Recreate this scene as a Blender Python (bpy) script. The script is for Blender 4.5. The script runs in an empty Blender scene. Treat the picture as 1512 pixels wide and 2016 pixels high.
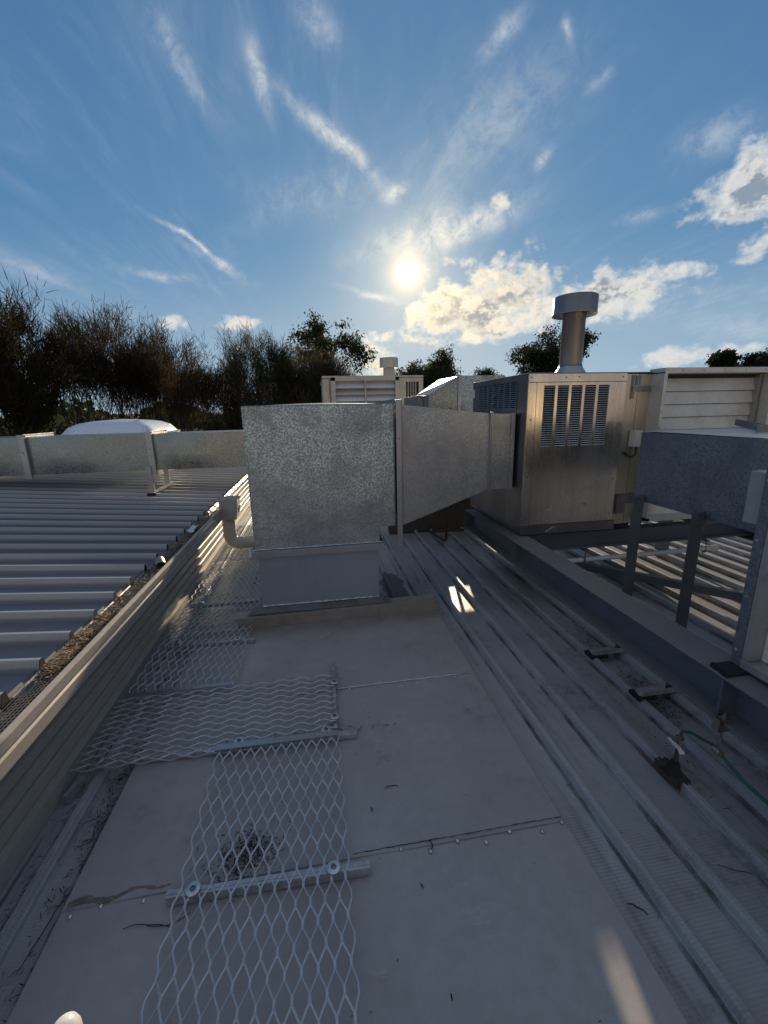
import bpy, math, random
from mathutils import Vector, Matrix
random.seed(7)
C = bpy.context.scene.collection
R = math.radians

# ------------------------------------------------------------------ node DSL
class G:
    """small helper round a node tree"""
    def __init__(s, nt): s.nt = nt
    def n(s, t, **k):
        nd = s.nt.nodes.new(t)
        for a, v in k.items(): setattr(nd, a, v)
        return nd
    def put(s, sock, v):
        if v is None: return
        if isinstance(v, bpy.types.NodeSocket): s.nt.links.new(v, sock)
        else:
            try: sock.default_value = v
            except Exception: sock.default_value = tuple(v) + (1,)
    def m(s, op, a, b=None, c=None, clamp=False):
        nd = s.n('ShaderNodeMath', operation=op, use_clamp=clamp)
        s.put(nd.inputs[0], a); s.put(nd.inputs[1], b)
        if c is not None: s.put(nd.inputs[2], c)
        return nd.outputs[0]
    def v(s, op, a, b=None, scale=None):
        nd = s.n('ShaderNodeVectorMath', operation=op)
        s.put(nd.inputs[0], a)
        if b is not None: s.put(nd.inputs[1], b)
        if scale is not None: s.put(nd.inputs['Scale'], scale)
        return nd.outputs['Value'] if op in ('DOT_PRODUCT', 'LENGTH') else nd.outputs['Vector']
    def noise(s, vec, scale, detail=4, rough=.55, dist=0., out='Fac'):
        nd = s.n('ShaderNodeTexNoise')
        s.put(nd.inputs['Vector'], vec); s.put(nd.inputs['Scale'], scale)
        nd.inputs['Detail'].default_value = detail; nd.inputs['Roughness'].default_value = rough
        nd.inputs['Distortion'].default_value = dist
        return nd.outputs[out]
    def vor(s, vec, scale, feature='F1', out='Distance', rnd=1.):
        nd = s.n('ShaderNodeTexVoronoi', feature=feature)
        s.put(nd.inputs['Vector'], vec); nd.inputs['Scale'].default_value = scale
        nd.inputs['Randomness'].default_value = rnd
        return nd.outputs[out]
    def ss(s, x, a, b, lo=0., hi=1.):
        nd = s.n('ShaderNodeMapRange', interpolation_type='SMOOTHSTEP')
        s.put(nd.inputs[0], x); nd.inputs[1].default_value = a; nd.inputs[2].default_value = b
        nd.inputs[3].default_value = lo; nd.inputs[4].default_value = hi
        return nd.outputs[0]
    def lin(s, x, a, b, lo=0., hi=1.):
        nd = s.n('ShaderNodeMapRange'); s.put(nd.inputs[0], x)
        nd.inputs[1].default_value = a; nd.inputs[2].default_value = b
        nd.inputs[3].default_value = lo; nd.inputs[4].default_value = hi
        return nd.outputs[0]
    def mix(s, f, a, b, mode='MIX'):
        nd = s.n('ShaderNodeMix', data_type='RGBA', blend_type=mode)
        s.put(nd.inputs[0], f)
        for i, v in ((6, a), (7, b)):
            if isinstance(v, bpy.types.NodeSocket): s.nt.links.new(v, nd.inputs[i])
            else: nd.inputs[i].default_value = tuple(v)[:3] + (1,)
        return nd.outputs[2]
    def bump(s, h, strength, dist=.01, normal=None):
        nd = s.n('ShaderNodeBump'); s.put(nd.inputs['Height'], h)
        nd.inputs['Strength'].default_value = strength; nd.inputs['Distance'].default_value = dist
        if normal is not None: s.put(nd.inputs['Normal'], normal)
        return nd.outputs[0]
    def mapping(s, vec, scale=(1, 1, 1), rot=(0, 0, 0)):
        nd = s.n('ShaderNodeMapping'); s.put(nd.inputs[0], vec)
        nd.inputs['Scale'].default_value = scale; nd.inputs['Rotation'].default_value = rot
        return nd.outputs[0]

def newmat(name):
    m = bpy.data.materials.new(name); m.use_nodes = True
    nt = m.node_tree; nt.nodes.clear()
    g = G(nt); o = g.n('ShaderNodeOutputMaterial'); b = g.n('ShaderNodeBsdfPrincipled')
    nt.links.new(b.outputs[0], o.inputs[0])
    tc = g.n('ShaderNodeTexCoord')
    return m, g, b, tc.outputs['Object']

def geo_pos(g):
    return g.n('ShaderNodeNewGeometry').outputs['Position']

M = {}
def paint(name, col, rough=.5, metal=0., dirt=.35, dirtcol=(.10, .085, .07), scale=3., spec=.5, grain=.05, bumpn=0.):
    m, g, b, oc = newmat(name)
    P = geo_pos(g)
    n1 = g.noise(P, scale, 7, .65); n2 = g.noise(P, scale * 9, 6, .7); n3 = g.noise(P, 160, 3, .6)
    d = g.m('MULTIPLY', g.ss(n1, .42, .75), g.ss(n2, .3, .75))
    d = g.m('MULTIPLY', d, dirt * 1.6, clamp=True)
    c0 = g.mix(g.ss(n2, .3, .7), [c * .92 for c in col], [min(1, c * 1.07) for c in col])
    c1 = g.mix(d, c0, dirtcol)
    c2 = g.mix(1., c1, (1, 1, 1)) if grain <= 0 else g.mix(g.m('MULTIPLY', g.ss(n3, .35, .65), grain * 2), c1, [c * .6 for c in col])
    if name == 'sheet_paint':
        sc_ = g.m('MULTIPLY', g.ss(g.noise(P, 3.1, 3, .5), .55, .68), g.ss(g.noise(g.mapping(P, (14, 40, 1), (0, 0, .6)), 1., 6, .7), .48, .66))
        c2 = g.mix(g.m('MULTIPLY', sc_, .30), c2, (.66, .62, .58))
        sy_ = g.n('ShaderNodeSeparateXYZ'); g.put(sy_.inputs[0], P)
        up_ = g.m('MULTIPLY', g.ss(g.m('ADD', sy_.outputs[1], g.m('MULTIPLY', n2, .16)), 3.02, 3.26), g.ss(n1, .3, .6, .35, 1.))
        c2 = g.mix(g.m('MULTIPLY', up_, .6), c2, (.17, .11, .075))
    g.put(b.inputs['Base Color'], c2)
    g.put(b.inputs['Roughness'], g.m('ADD', g.lin(n2, .2, .8, rough - .08, rough + .12), g.m('MULTIPLY', d, .2), clamp=True))
    b.inputs['Metallic'].default_value = metal
    b.inputs['Specular IOR Level'].default_value = spec
    if bumpn > 0: g.put(b.inputs['Normal'], g.bump(g.noise(P, 6, 5, .55), bumpn, .02))
    M[name] = m
    return m

def galv(name, lo, hi, mott=1., metal=.75, rough=.42, blotch=.5, grad=None, cream=None, scale=1.):
    """spangled zinc sheet: flake pattern, weathered mottling, water marks, dents"""
    m, g, b, oc = newmat(name)
    P = geo_pos(g)
    n0 = g.noise(P, 1.6, 4, .55)
    flake = g.vor(P, 75 * scale, out='Color')
    fl = g.n('ShaderNodeSeparateColor'); g.put(fl.inputs[0], flake); fl = fl.outputs[0]
    worm = g.noise(g.v('ADD', P, g.v('SCALE', flake, scale=.010)), 104 * scale, 3, .6)
    w = g.ss(worm, .46, .57)
    if grad is not None:   # weathered mottling strongest near the top; its fade also paints the sky-reflection gradient
        z = g.n('ShaderNodeSeparateXYZ'); g.put(z.inputs[0], P)
        zz = g.m('ADD', z.outputs[2], g.m('MULTIPLY', g.m('SUBTRACT', g.noise(P, 2.6, 4, .6), .5), 1.3))
        mk = g.ss(zz, grad[0], grad[1], .12, 1.)
    else:
        mk = g.ss(n0, .35, .68, .3, 1.)
    bl = g.m('MULTIPLY', g.ss(g.noise(P, 3.4, 7, .62, .3), .42, .72), g.ss(g.noise(g.mapping(P, (7, 7, 1.2)), 1., 5, .6), .3, .6, .4, 1.))
    amt = g.m('MULTIPLY', g.m('MULTIPLY', mk, mott), g.m('SUBTRACT', 1., g.m('MULTIPLY', bl, .75)))
    f = g.m('MULTIPLY', w, amt)
    f = g.m('ADD', f, g.m('MULTIPLY', fl, .22), clamp=True)
    c = g.mix(f, lo, hi)
    c = g.mix(g.m('MULTIPLY', bl, blotch), c, [x * .78 for x in lo])
    # rain streaks running down
    st = g.noise(g.mapping(P, (22, 22, .8)), 1., 5, .6)
    c = g.mix(g.m('MULTIPLY', g.ss(st, .55, .75), .35), c, [x * .75 for x in lo])
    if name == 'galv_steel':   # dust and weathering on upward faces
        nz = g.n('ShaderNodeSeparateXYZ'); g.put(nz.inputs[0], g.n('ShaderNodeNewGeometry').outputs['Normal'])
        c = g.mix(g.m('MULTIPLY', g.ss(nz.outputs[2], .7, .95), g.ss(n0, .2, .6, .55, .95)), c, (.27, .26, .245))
    if cream: c = g.mix(g.m('MULTIPLY', g.ss(g.noise(P, 2.1, 3, .5), .4, .7), .5), c, cream)
    g.put(b.inputs['Base Color'], c)
    b.inputs['Metallic'].default_value = metal
    g.put(b.inputs['Roughness'], g.m('ADD', g.m('ADD', rough - .08, g.m('MULTIPLY', fl, .18)), g.m('MULTIPLY', f, .15), clamp=True))
    bp = g.bump(g.noise(P, 3.2, 3, .5), .10, .05)
    g.put(b.inputs['Normal'], g.bump(fl, .05, .003, bp))
    M[name] = m
    return m

def stainless(name, col=(.76, .70, .62), rough=.22, streak=(1, 1, 1)):
    m, g, b, oc = newmat(name)
    P = geo_pos(g)
    br = g.noise(g.mapping(P, (260, 260, 3.)), 1., 3, .6)
    sm = g.noise(P, 2.3, 5, .6, .8); sm2 = g.noise(g.mapping(P, (9, 9, 1.1)), 1., 5, .6)
    sp = g.ss(g.noise(P, 45, 5, .7), .6, .78)
    c = g.mix(g.ss(sm2, .35, .7), [x * .80 for x in col], col)
    c = g.mix(g.m('MULTIPLY', g.ss(br, .3, .7), .3), c, [x * .7 for x in col])
    c = g.mix(g.m('MULTIPLY', sp, .4), c, (.22, .17, .12))
    g.put(b.inputs['Base Color'], c)
    b.inputs['Metallic'].default_value = 1.
    g.put(b.inputs['Roughness'], g.m('ADD', g.lin(sm, .3, .7, rough - .05, rough + .14), g.m('MULTIPLY', g.ss(br, .3, .7), .08)))
    b.inputs['Anisotropic'].default_value = .4
    bp = g.bump(g.noise(P, 2.1, 2, .5), .16, .06)
    g.put(b.inputs['Normal'], g.bump(br, .03, .002, bp))
    M[name] = m
    return m

def flat(name, col, rough=.6, metal=0., spec=.5, var=.25):
    m, g, b, oc = newmat(name)
    P = geo_pos(g)
    n = g.noise(P, 30, 5, .65)
    g.put(b.inputs['Base Color'], g.mix(g.ss(n, .3, .7), [c * (1 - var) for c in col], [min(1, c * (1 + var * .6)) for c in col]))
    g.put(b.inputs['Roughness'], g.lin(n, .2, .8, max(0, rough - .1), min(1, rough + .1)))
    b.inputs['Metallic'].default_value = metal; b.inputs['Specular IOR Level'].default_value = spec
    M[name] = m
    return m

def roofmat(name, col, axis, rough=.42, dirtamt=.5, pan=.9, wet=None):
    """painted ribbed steel: fine cross ribs rolled into the pans, dust along the ribs, water stains"""
    m, g, b, oc = newmat(name)
    P = geo_pos(g)
    sx = g.n('ShaderNodeSeparateXYZ'); g.put(sx.inputs[0], P)
    along = sx.outputs[1] if axis == 'Y' else sx.outputs[0]
    n1 = g.noise(P, 2.2, 7, .65, .4); n2 = g.noise(P, 26, 6, .7)
    ln = g.noise(g.mapping(P, (16, .8, 16) if axis == 'Y' else (.8, 16, 16)), 1., 6, .65)
    d = g.m('MULTIPLY', g.ss(n1, .44, .72), g.ss(n2, .35, .7))
    d = g.m('ADD', g.m('MULTIPLY', d, dirtamt), g.m('MULTIPLY', g.ss(ln, .52, .74), dirtamt * .7), clamp=True)
    c0 = g.mix(g.ss(n2, .3, .7), [c * .93 for c in col], [c * 1.06 for c in col])
    c = g.mix(d, c0, (.105, .095, .085))
    if axis == 'X':   # pans darkened blue-grey, putting the shade between the ribs into the colour
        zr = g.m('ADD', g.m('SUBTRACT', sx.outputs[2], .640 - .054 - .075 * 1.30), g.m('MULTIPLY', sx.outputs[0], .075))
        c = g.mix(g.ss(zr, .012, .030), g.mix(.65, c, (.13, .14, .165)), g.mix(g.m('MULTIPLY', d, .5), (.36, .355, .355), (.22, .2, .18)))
    if axis == 'Y':   # silt washed against the foot of every rib
        q = g.m('ABSOLUTE', g.m('SUBTRACT', g.m('FRACT', g.m('DIVIDE', g.m('SUBTRACT', sx.outputs[0], .655 - .11725), .2345)), .5))
        e = g.m('MULTIPLY', g.ss(q, .185, .135), g.ss(q, .085, .118))
        e = g.m('MULTIPLY', e, g.ss(g.noise(g.mapping(P, (30, 3, 1)), 1., 6, .7), .38, .62))
        c = g.mix(g.m('MULTIPLY', e, .8), c, (.055, .047, .04))
        u = g.m('DIVIDE', g.m('SUBTRACT', sx.outputs[0], .70), .13); v = g.m('DIVIDE', g.m('SUBTRACT', sx.outputs[1], 3.75), .55)
        w_ = g.m('ADD', g.m('POWER', .37, g.m('MULTIPLY_ADD', u, u, g.m('MULTIPLY', v, v))), g.m('MULTIPLY', g.m('SUBTRACT', g.noise(P, 5, 4, .5), .5), .9))
        c = g.mix(g.m('MULTIPLY', g.ss(w_, .34, .42), .8), c, (.085, .078, .072))
        c = g.mix(g.m('MULTIPLY', g.m('MULTIPLY', g.ss(w_, .28, .34), g.ss(w_, .42, .36)), .35), c, (.62, .58, .52))
    g.put(b.inputs['Base Color'], c)
    g.put(b.inputs['Roughness'], g.m('ADD', g.lin(n2, .2, .8, rough - .06, rough + .1), g.m('MULTIPLY', d, .25), clamp=True))
    wv = g.m('SINE', g.m('MULTIPLY', along, 2 * math.pi / .0125))
    bp = g.bump(n1, .08, .03)
    g.put(b.inputs['Normal'], g.bump(g.m('MULTIPLY', wv, g.ss(n1, .25, .6, .3, 1.)), .22 * pan, .004, bp))
    M[name] = m
    return m

roofmat('roof_paint', (.40, .402, .408), 'Y', .33, .75)
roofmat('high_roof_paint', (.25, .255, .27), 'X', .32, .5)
paint('sheet_paint', (.40, .38, .37), .44, dirt=.45, scale=1.6, grain=.07, bumpn=.05)
paint('wall_paint', (.43, .40, .35), .42, dirt=.25, scale=2.)
paint('gutter_paint', (.42, .39, .345), .40, dirt=.25, scale=3.)
paint('flashing_paint', (.33, .285, .245), .5, dirt=.6, scale=6., dirtcol=(.12, .09, .07))
paint('old_flashing', (.17, .165, .16), .6, dirt=.8, scale=5., dirtcol=(.04, .038, .036))
galv('galv_box', (.25, .27, .275), (.82, .84, .78), 1., .4, .45, .45, grad=(.70, 1.50), scale=.80)
galv('galv_duct', (.33, .34, .345), (.66, .645, .60), .75, .6, .40, .5, grad=(.8, 1.9), scale=.75)
galv('galv_low', (.36, .41, .45), (.48, .53, .57), .35, .6, .40, .35)
galv('galv_left', (.25, .28, .275), (.42, .45, .42), .5, .9, .29, .35)
galv('galv_dark', (.15, .17, .20), (.42, .44, .47), .5, .6, .42, .4, scale=1.)
galv('galv_steel', (.13, .15, .18), (.21, .235, .27), .5, .45, .5, .6)
galv('galv_bright', (.40, .41, .42), (.54, .54, .54), .4, .85, .36, .3)
galv('galv_mesh', (.52, .54, .56), (.64, .65, .66), .5, .30, .38, .3)
stainless('stainless')
stainless('stainless_shaded', (.27, .275, .29), .33)  # dark copy of the steel, the side's shade put into its colour
stainless('stainless_warm', (.62, .55, .45), .36)
stainless('stainless_flue', (.30, .285, .275), .36)
paint('louvre_cream', (.66, .62, .55), .4, metal=.35, dirt=.4, scale=5., dirtcol=(.25, .18, .12))
paint('far_cream', (.62, .55, .44), .4, metal=.3, dirt=.35, scale=4.)
paint('bounce_cream', (.82, .70, .50), .5, dirt=.2)  # cabinet paint lightened to throw a warm reflection into the stainless door
paint('grey_metal', (.42, .42, .40), .38, metal=.4, dirt=.4, scale=6.)
paint('pvc_cream', (.62, .57, .49), .35, dirt=.15)
paint('pvc_white', (.74, .72, .68), .3, dirt=.15)
paint('grey_enclosure', (.36, .36, .35), .45, dirt=.2)
flat('white_plastic', (.85, .83, .78), .3)
flat('dome_white', (.74, .76, .80), .28, var=.04)
flat('rubber', (.018, .018, .02), .75)
flat('dark_void', (.012, .012, .013), .8)
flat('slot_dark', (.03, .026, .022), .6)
flat('aluminium', (.44, .45, .46), .36, .45)
flat('washer_metal', (.66, .67, .66), .38, .85)
flat('bolt_metal', (.22, .22, .23), .45, .8)
flat('sealant', (.72, .77, .82), .45)
flat('brown_pipe', (.10, .055, .035), .5, .3)
flat('brown_curb', (.085, .068, .056), .6)
flat('brass', (.34, .30, .24), .4, .8)
flat('hose_green', (.015, .13, .085), .35)
flat('twig', (.035, .026, .022), .85)
flat('litter', (.16, .115, .07), .9, var=.7)
flat('litter_dark', (.042, .034, .028), .95, var=.6)
flat('litter_pale', (.36, .25, .14), .8, var=.6)
flat('leaf_guard', (.15, .12, .085), .5, .3)
flat('sticker', (.7, .7, .7), .5)
flat('rust', (.085, .064, .048), .85)
flat('stain', (.24, .19, .145), .7, var=.4)
flat('lead_seal', (.05, .055, .065), .55)

def leafmat(name, col, col2, trans=.5):
    m = bpy.data.materials.new(name); m.use_nodes = True
    nt = m.node_tree; nt.nodes.clear(); g = G(nt)
    o = g.n('ShaderNodeOutputMaterial'); d = g.n('ShaderNodeBsdfDiffuse'); t = g.n('ShaderNodeBsdfTranslucent')
    P = geo_pos(g); n = g.noise(P, .9, 4, .6); n2 = g.noise(P, 9, 3, .6)
    f = g.m('ADD', g.m('MULTIPLY', g.ss(n, .35, .65), .7), g.m('MULTIPLY', n2, .3))
    c = g.mix(f, col, col2)
    g.put(d.inputs[0], c); g.put(t.inputs[0], g.mix(.5, c, [x * 1.4 for x in col2]))
    mx = g.n('ShaderNodeMixShader'); mx.inputs[0].default_value = trans
    nt.links.new(d.outputs[0], mx.inputs[1]); nt.links.new(t.outputs[0], mx.inputs[2]); nt.links.new(mx.outputs[0], o.inputs[0])
    M[name] = m
leafmat('needle_dark', (.020, .018, .012), (.055, .042, .024), .35)
leafmat('needle_brown', (.034, .025, .018), (.085, .058, .035), .5)
leafmat('needle_green', (.036, .036, .024), (.095, .083, .045), .5)
leafmat('leaf_gum', (.030, .036, .022), (.085, .085, .042), .4)
leafmat('leaf_dark', (.016, .022, .014), (.045, .055, .026), .3)
flat('bark', (.050, .038, .030), .9, var=.4)

# ------------------------------------------------------------------ mesh helper
def root_loc(o):
    while o.parent: o = o.parent
    return Vector(o.location)
class MB:
    def __init__(s): s.V = []; s.F = []; s.MI = []
    def add(s, vs, fs):
        k = len(s.V); s.V += [tuple(v) for v in vs]; s.F += [tuple(i + k for i in f) for f in fs]; return s
    def box(s, x0, x1, y0, y1, z0, z1):
        x0, x1 = sorted((x0, x1)); y0, y1 = sorted((y0, y1)); z0, z1 = sorted((z0, z1))
        return s.add([(x0, y0, z0), (x1, y0, z0), (x1, y1, z0), (x0, y1, z0), (x0, y0, z1), (x1, y0, z1), (x1, y1, z1), (x0, y1, z1)],
                     [(3, 2, 1, 0), (4, 5, 6, 7), (0, 1, 5, 4), (1, 2, 6, 5), (2, 3, 7, 6), (3, 0, 4, 7)])
    def hexa(s, p):      # 8 corners: bottom 4 ccw, top 4 ccw
        return s.add(p, [(3, 2, 1, 0), (4, 5, 6, 7), (0, 1, 5, 4), (1, 2, 6, 5), (2, 3, 7, 6), (3, 0, 4, 7)])
    def bar(s, p0, p1, w, h, up=(0, 0, 1), roll=0.):   # rectangular bar between points
        p0 = Vector(p0); p1 = Vector(p1); d = (p1 - p0).normalized(); u = Vector(up)
        r = d.cross(u)
        if r.length < 1e-4: r = d.cross(Vector((0, 1, 0)))
        r.normalize(); u = r.cross(d).normalized()
        if roll: q = Matrix.Rotation(roll, 3, d); r = q @ r; u = q @ u
        a = r * w / 2; b = u * h / 2
        return s.hexa([p0 - a - b, p1 - a - b, p1 + a - b, p0 + a - b, p0 - a + b, p1 - a + b, p1 + a + b, p0 + a + b])
    def tube(s, pts, r, seg=10, caps=True):
        pts = [Vector(p) for p in pts]; n = len(pts)
        rs = r if isinstance(r, (list, tuple)) else [r] * n
        k = len(s.V); prev = None
        for i, p in enumerate(pts):
            d = (pts[min(i + 1, n - 1)] - pts[max(i - 1, 0)]).normalized()
            if prev is None:
                a = d.orthogonal().normalized()
            else:
                a = (prev - d * prev.dot(d)); a = a.normalized() if a.length > 1e-6 else d.orthogonal().normalized()
            prev = a; b = d.cross(a)
            for j in range(seg):
                t = 2 * math.pi * j / seg
                s.V.append(tuple(p + (a * math.cos(t) + b * math.sin(t)) * rs[i]))
        for i in range(n - 1):
            for j in range(seg):
                j2 = (j + 1) % seg
                s.F.append((k + i * seg + j, k + i * seg + j2, k + (i + 1) * seg + j2, k + (i + 1) * seg + j))
        if caps:
            s.F.append(tuple(k + j for j in reversed(range(seg)))); s.F.append(tuple(k + (n - 1) * seg + j for j in range(seg)))
        return s
    def lathe(s, c, prof, seg=32):   # prof: list (r,z)
        k = len(s.V); c = Vector(c)
        for r, z in prof:
            for j in range(seg):
                t = 2 * math.pi * j / seg; s.V.append((c.x + r * math.cos(t), c.y + r * math.sin(t), c.z + z))
        for i in range(len(prof) - 1):
            for j in range(seg):
                j2 = (j + 1) % seg
                s.F.append((k + i * seg + j, k + i * seg + j2, k + (i + 1) * seg + j2, k + (i + 1) * seg + j))
        s.F.append(tuple(k + j for j in reversed(range(seg)))); s.F.append(tuple(k + (len(prof) - 1) * seg + j for j in range(seg)))
        return s
    def extrude(s, prof, axis, a, b, n=1):   # open profile swept along an axis: 'Y': prof (x,z); 'X': prof (y,z)
        k = len(s.V); m = len(prof)
        for i in range(n + 1):
            t = a + (b - a) * i / n
            for p in prof: s.V.append((p[0], t, p[1]) if axis == 'Y' else (t, p[0], p[1]))
        for i in range(n):
            for j in range(m - 1):
                f = (k + i * m + j, k + i * m + j + 1, k + (i + 1) * m + j + 1, k + (i + 1) * m + j)
                s.F.append(f if axis == 'X' else f[::-1])
        return s
    def prism(s, poly, axis, a, b):          # closed polygon prism
        m = len(poly)
        def P(p, t): return (p[0], t, p[1]) if axis == 'Y' else ((t, p[0], p[1]) if axis == 'X' else (p[0], p[1], t))
        vs = [P(p, a) for p in poly] + [P(p, b) for p in poly]
        fs = [tuple(range(m)), tuple(reversed(range(m, 2 * m)))] + [(i, i + m, (i + 1) % m + m, (i + 1) % m) for i in range(m)]
        return s.add(vs, fs)
    def build(s, name, mat, parent=None, bevel=0., smooth=False, label=None, fixn=True):
        base = root_loc(parent) if parent else None
        if base is None:
            xs = [v[0] for v in s.V]; ys = [v[1] for v in s.V]; zs = [v[2] for v in s.V]
            base = Vector(((min(xs) + max(xs)) / 2, (min(ys) + max(ys)) / 2, min(zs)))
        me = bpy.data.meshes.new(name)
        me.from_pydata([(v[0] - base.x, v[1] - base.y, v[2] - base.z) for v in s.V], [], s.F)
        if fixn:
            import bmesh
            bm = bmesh.new(); bm.from_mesh(me); bmesh.ops.recalc_face_normals(bm, faces=bm.faces); bm.to_mesh(me); bm.free()
        me.materials.append(M[mat])
        if s.MI:
            me.materials.append(M['washer_metal'])
            for i in s.MI: me.polygons[i].material_index = 1
        if smooth:
            for p in me.polygons: p.use_smooth = True
        o = bpy.data.objects.new(name, me); C.objects.link(o)
        if parent: o.parent = parent
        else: o.location = base
        if smooth:
            md = o.modifiers.new('ws', 'WEIGHTED_NORMAL') if False else None
            try:
                me.set_sharp_from_angle(angle=R(40))
            except Exception: pass
        if bevel > 0:
            b = o.modifiers.new('bev', 'BEVEL'); b.width = bevel; b.segments = 2; b.limit_method = 'ANGLE'; b.angle_limit = R(40)
        if label: o['label'] = label
        return o
def thing(name, label, cat, loc=(0, 0, 0), group=None):
    o = bpy.data.objects.new(name, None); C.objects.link(o); o.location = loc; o.empty_display_size = .1
    o['label'] = label; o['category'] = cat
    if group: o['group'] = group
    return o
def tag(o, label, cat, group=None):
    o['label'] = label; o['category'] = cat
    if group: o['group'] = group
    return o
def struct(o, kind='structure'): o['kind'] = kind; return o

# ------------------------------------------------------------------ ground and main roof
RX0, RX1, RY0, RY1 = -1.305, 13.0, -11.0, 15.5
def trapezoid(c, bw, tw, z0, z1):
    return [(c - bw / 2, z0), (c - tw / 2 - .004, z1 - .012), (c - tw / 2, z1 - .003), (c - tw / 2 + .004, z1), (c + tw / 2 - .004, z1), (c + tw / 2, z1 - .003), (c + tw / 2 + .004, z1 - .012), (c + bw / 2, z0)]
RIBS = [-1.15] + [.655 + .2345 * k for k in range(0, 52)]
prof = [(RX0, -.050)]
for c in RIBS:
    q = trapezoid(c, .058, .028, -.050, 0. - (.008 if c < .9 else 0)); prof += q[:1] + [(c - .026, -.030), (c - .0225, -.028)] + q[1:-1] + [(c + .0225, -.028), (c + .026, -.030)] + q[-1:]
prof.append((RX1, -.050))
o = MB().extrude(prof, 'Y', RY0, RY1, 6).build('main_roof', 'roof_paint', fixn=False); struct(o)
o = MB().box(RX0 + .02, RX1, RY0 + .05, RY1 - .05, -4.6, -.08).build('lower_building', 'wall_paint')
tag(o, 'cream walled lower building carrying the ribbed roof', 'building')

# ground with gentle rise to distant hills
k = 60; vs = []; fs = []
rad = [0, 25, 60, 120, 250, 500, 900, 1500, 2400]
mb = MB()
for i, r in enumerate(rad):
    for j in range(k):
        t = 2 * math.pi * j / k
        h = 0 if r < 200 else (r - 200) * .004 * (1 + .5 * math.sin(3 * t + 1) + .3 * math.sin(7 * t))
        mb.V.append((r * math.cos(t), r * math.sin(t), -4.6 + h))
for i in range(len(rad) - 1):
    for j in range(k):
        j2 = (j + 1) % k; mb.F.append((i * k + j, (i + 1) * k + j, (i + 1) * k + j2, i * k + j2))
paint('grass', (.075, .080, .035), .9, dirt=.7, dirtcol=(.12, .095, .05), scale=.05, grain=.1)
struct(mb.build('ground', 'grass'))

# flat painted sheets over the ribs (three lapped sheets)
def sheet(y0, y1, z, label):
    mb = MB(); nx, ny = 24, max(4, int((y1 - y0) / .09))
    rnd = random.Random(int(y0 * 100) + 50)
    for j in range(ny + 1):
        for i in range(nx + 1):
            x = -.975 + 1.912 * i / nx; y = y0 + (y1 - y0) * j / ny
            e = .0022 * math.sin(x * 3.1 + y * 1.7) + .0018 * math.sin(y * 4.3 - x * 2.) + .0008 * math.sin(9 * x + y * 5)
            mb.V.append((x, y, z + e))
    for j in range(ny):
        for i in range(nx):
            a = j * (nx + 1) + i; mb.F.append((a, a + 1, a + nx + 2, a + nx + 1))
    # turned-down edges
    mb.box(-.978, -.9755, y0, y1, z - .035, z - .001); mb.box(.9375, .940, y0, y1, z - .030, z - .001)
    mb.box(-.975, .937, y0 - .002, y0 - .0005, z - .004, z - .0005)
    o = mb.build('roof_cover_sheet', 'sheet_paint', smooth=True); o['label'] = label; o['category'] = 'roof sheet'; o['group'] = 'flat cover sheets over the ribs'
    return o
s1 = sheet(-1.6, 1.300, .006, 'nearest flat taupe roof sheet under the long foreground mesh')
s2 = sheet(1.285, 2.335, .010, 'middle flat taupe roof sheet between two screwed lap seams')
s3 = sheet(2.32, 3.215, .014, 'far flat taupe roof sheet ending at the brown upstand')
def rivets(parent, pts, z):
    for x, y in pts:
        MB().lathe((x, y, z), [(.0085, -.001), (.0085, .002), (.006, .005), (.002, .0065)], 10).build('rivet', 'washer_metal', parent, smooth=True)
rivets(s1, [(.241, 1.287), (.354, 1.259), (.471, 1.280), (.582, 1.254), (.693, 1.280), (.824, 1.256), (.925, 1.278), (-.848, 1.278), (-.94, 1.262), (-.704, 1.270)], .009)
rivets(s2, [(.12, 2.305), (.30, 2.30), (.47, 2.302), (.55, 2.285), (.64, 2.30), (.80, 2.298)], .0135)
# sealant and grime lines along the laps
def wob(x0, x1, y, z, w, seed, n=50, slope=0):
    rnd = random.Random(seed); mb = MB(); k = 0
    for i in range(n + 1):
        x = x0 + (x1 - x0) * i / n; ww = w * (.45 + .8 * rnd.random()); yy = y + rnd.uniform(-.0015, .0015) + slope * (x - x0)
        mb.V += [(x, yy - ww, z), (x, yy, z + ww * .5), (x, yy + ww, z)]
    for i in range(n):
        a = 3 * i; mb.F += [(a, a + 3, a + 4, a + 1), (a + 1, a + 4, a + 5, a + 2)]
    return mb
wob(.05, .935, 2.323, .0155, .0035, 3).build('sealant_bead', 'sealant', s3, smooth=True)
wob(.05, .935, 1.300, .0115, .0018, 4).build('grime_line', 'litter_dark', s2, smooth=True)
mb = MB(); rnd = random.Random(5)
for i in range(25):
    x = -.965 + .34 * i / 24; ww = .009 * (1 - i / 26) + rnd.uniform(0, .006); yc = 1.296 + .010 * math.sin(i * .5) + .02 * i / 24
    mb.V += [(x, yc - ww, .0125), (x, yc + ww, .0125)]
for i in range(24): mb.F.append((2 * i, 2 * i + 2, 2 * i + 3, 2 * i + 1))
mb.build('rust_stain', 'stain', s2)

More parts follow.
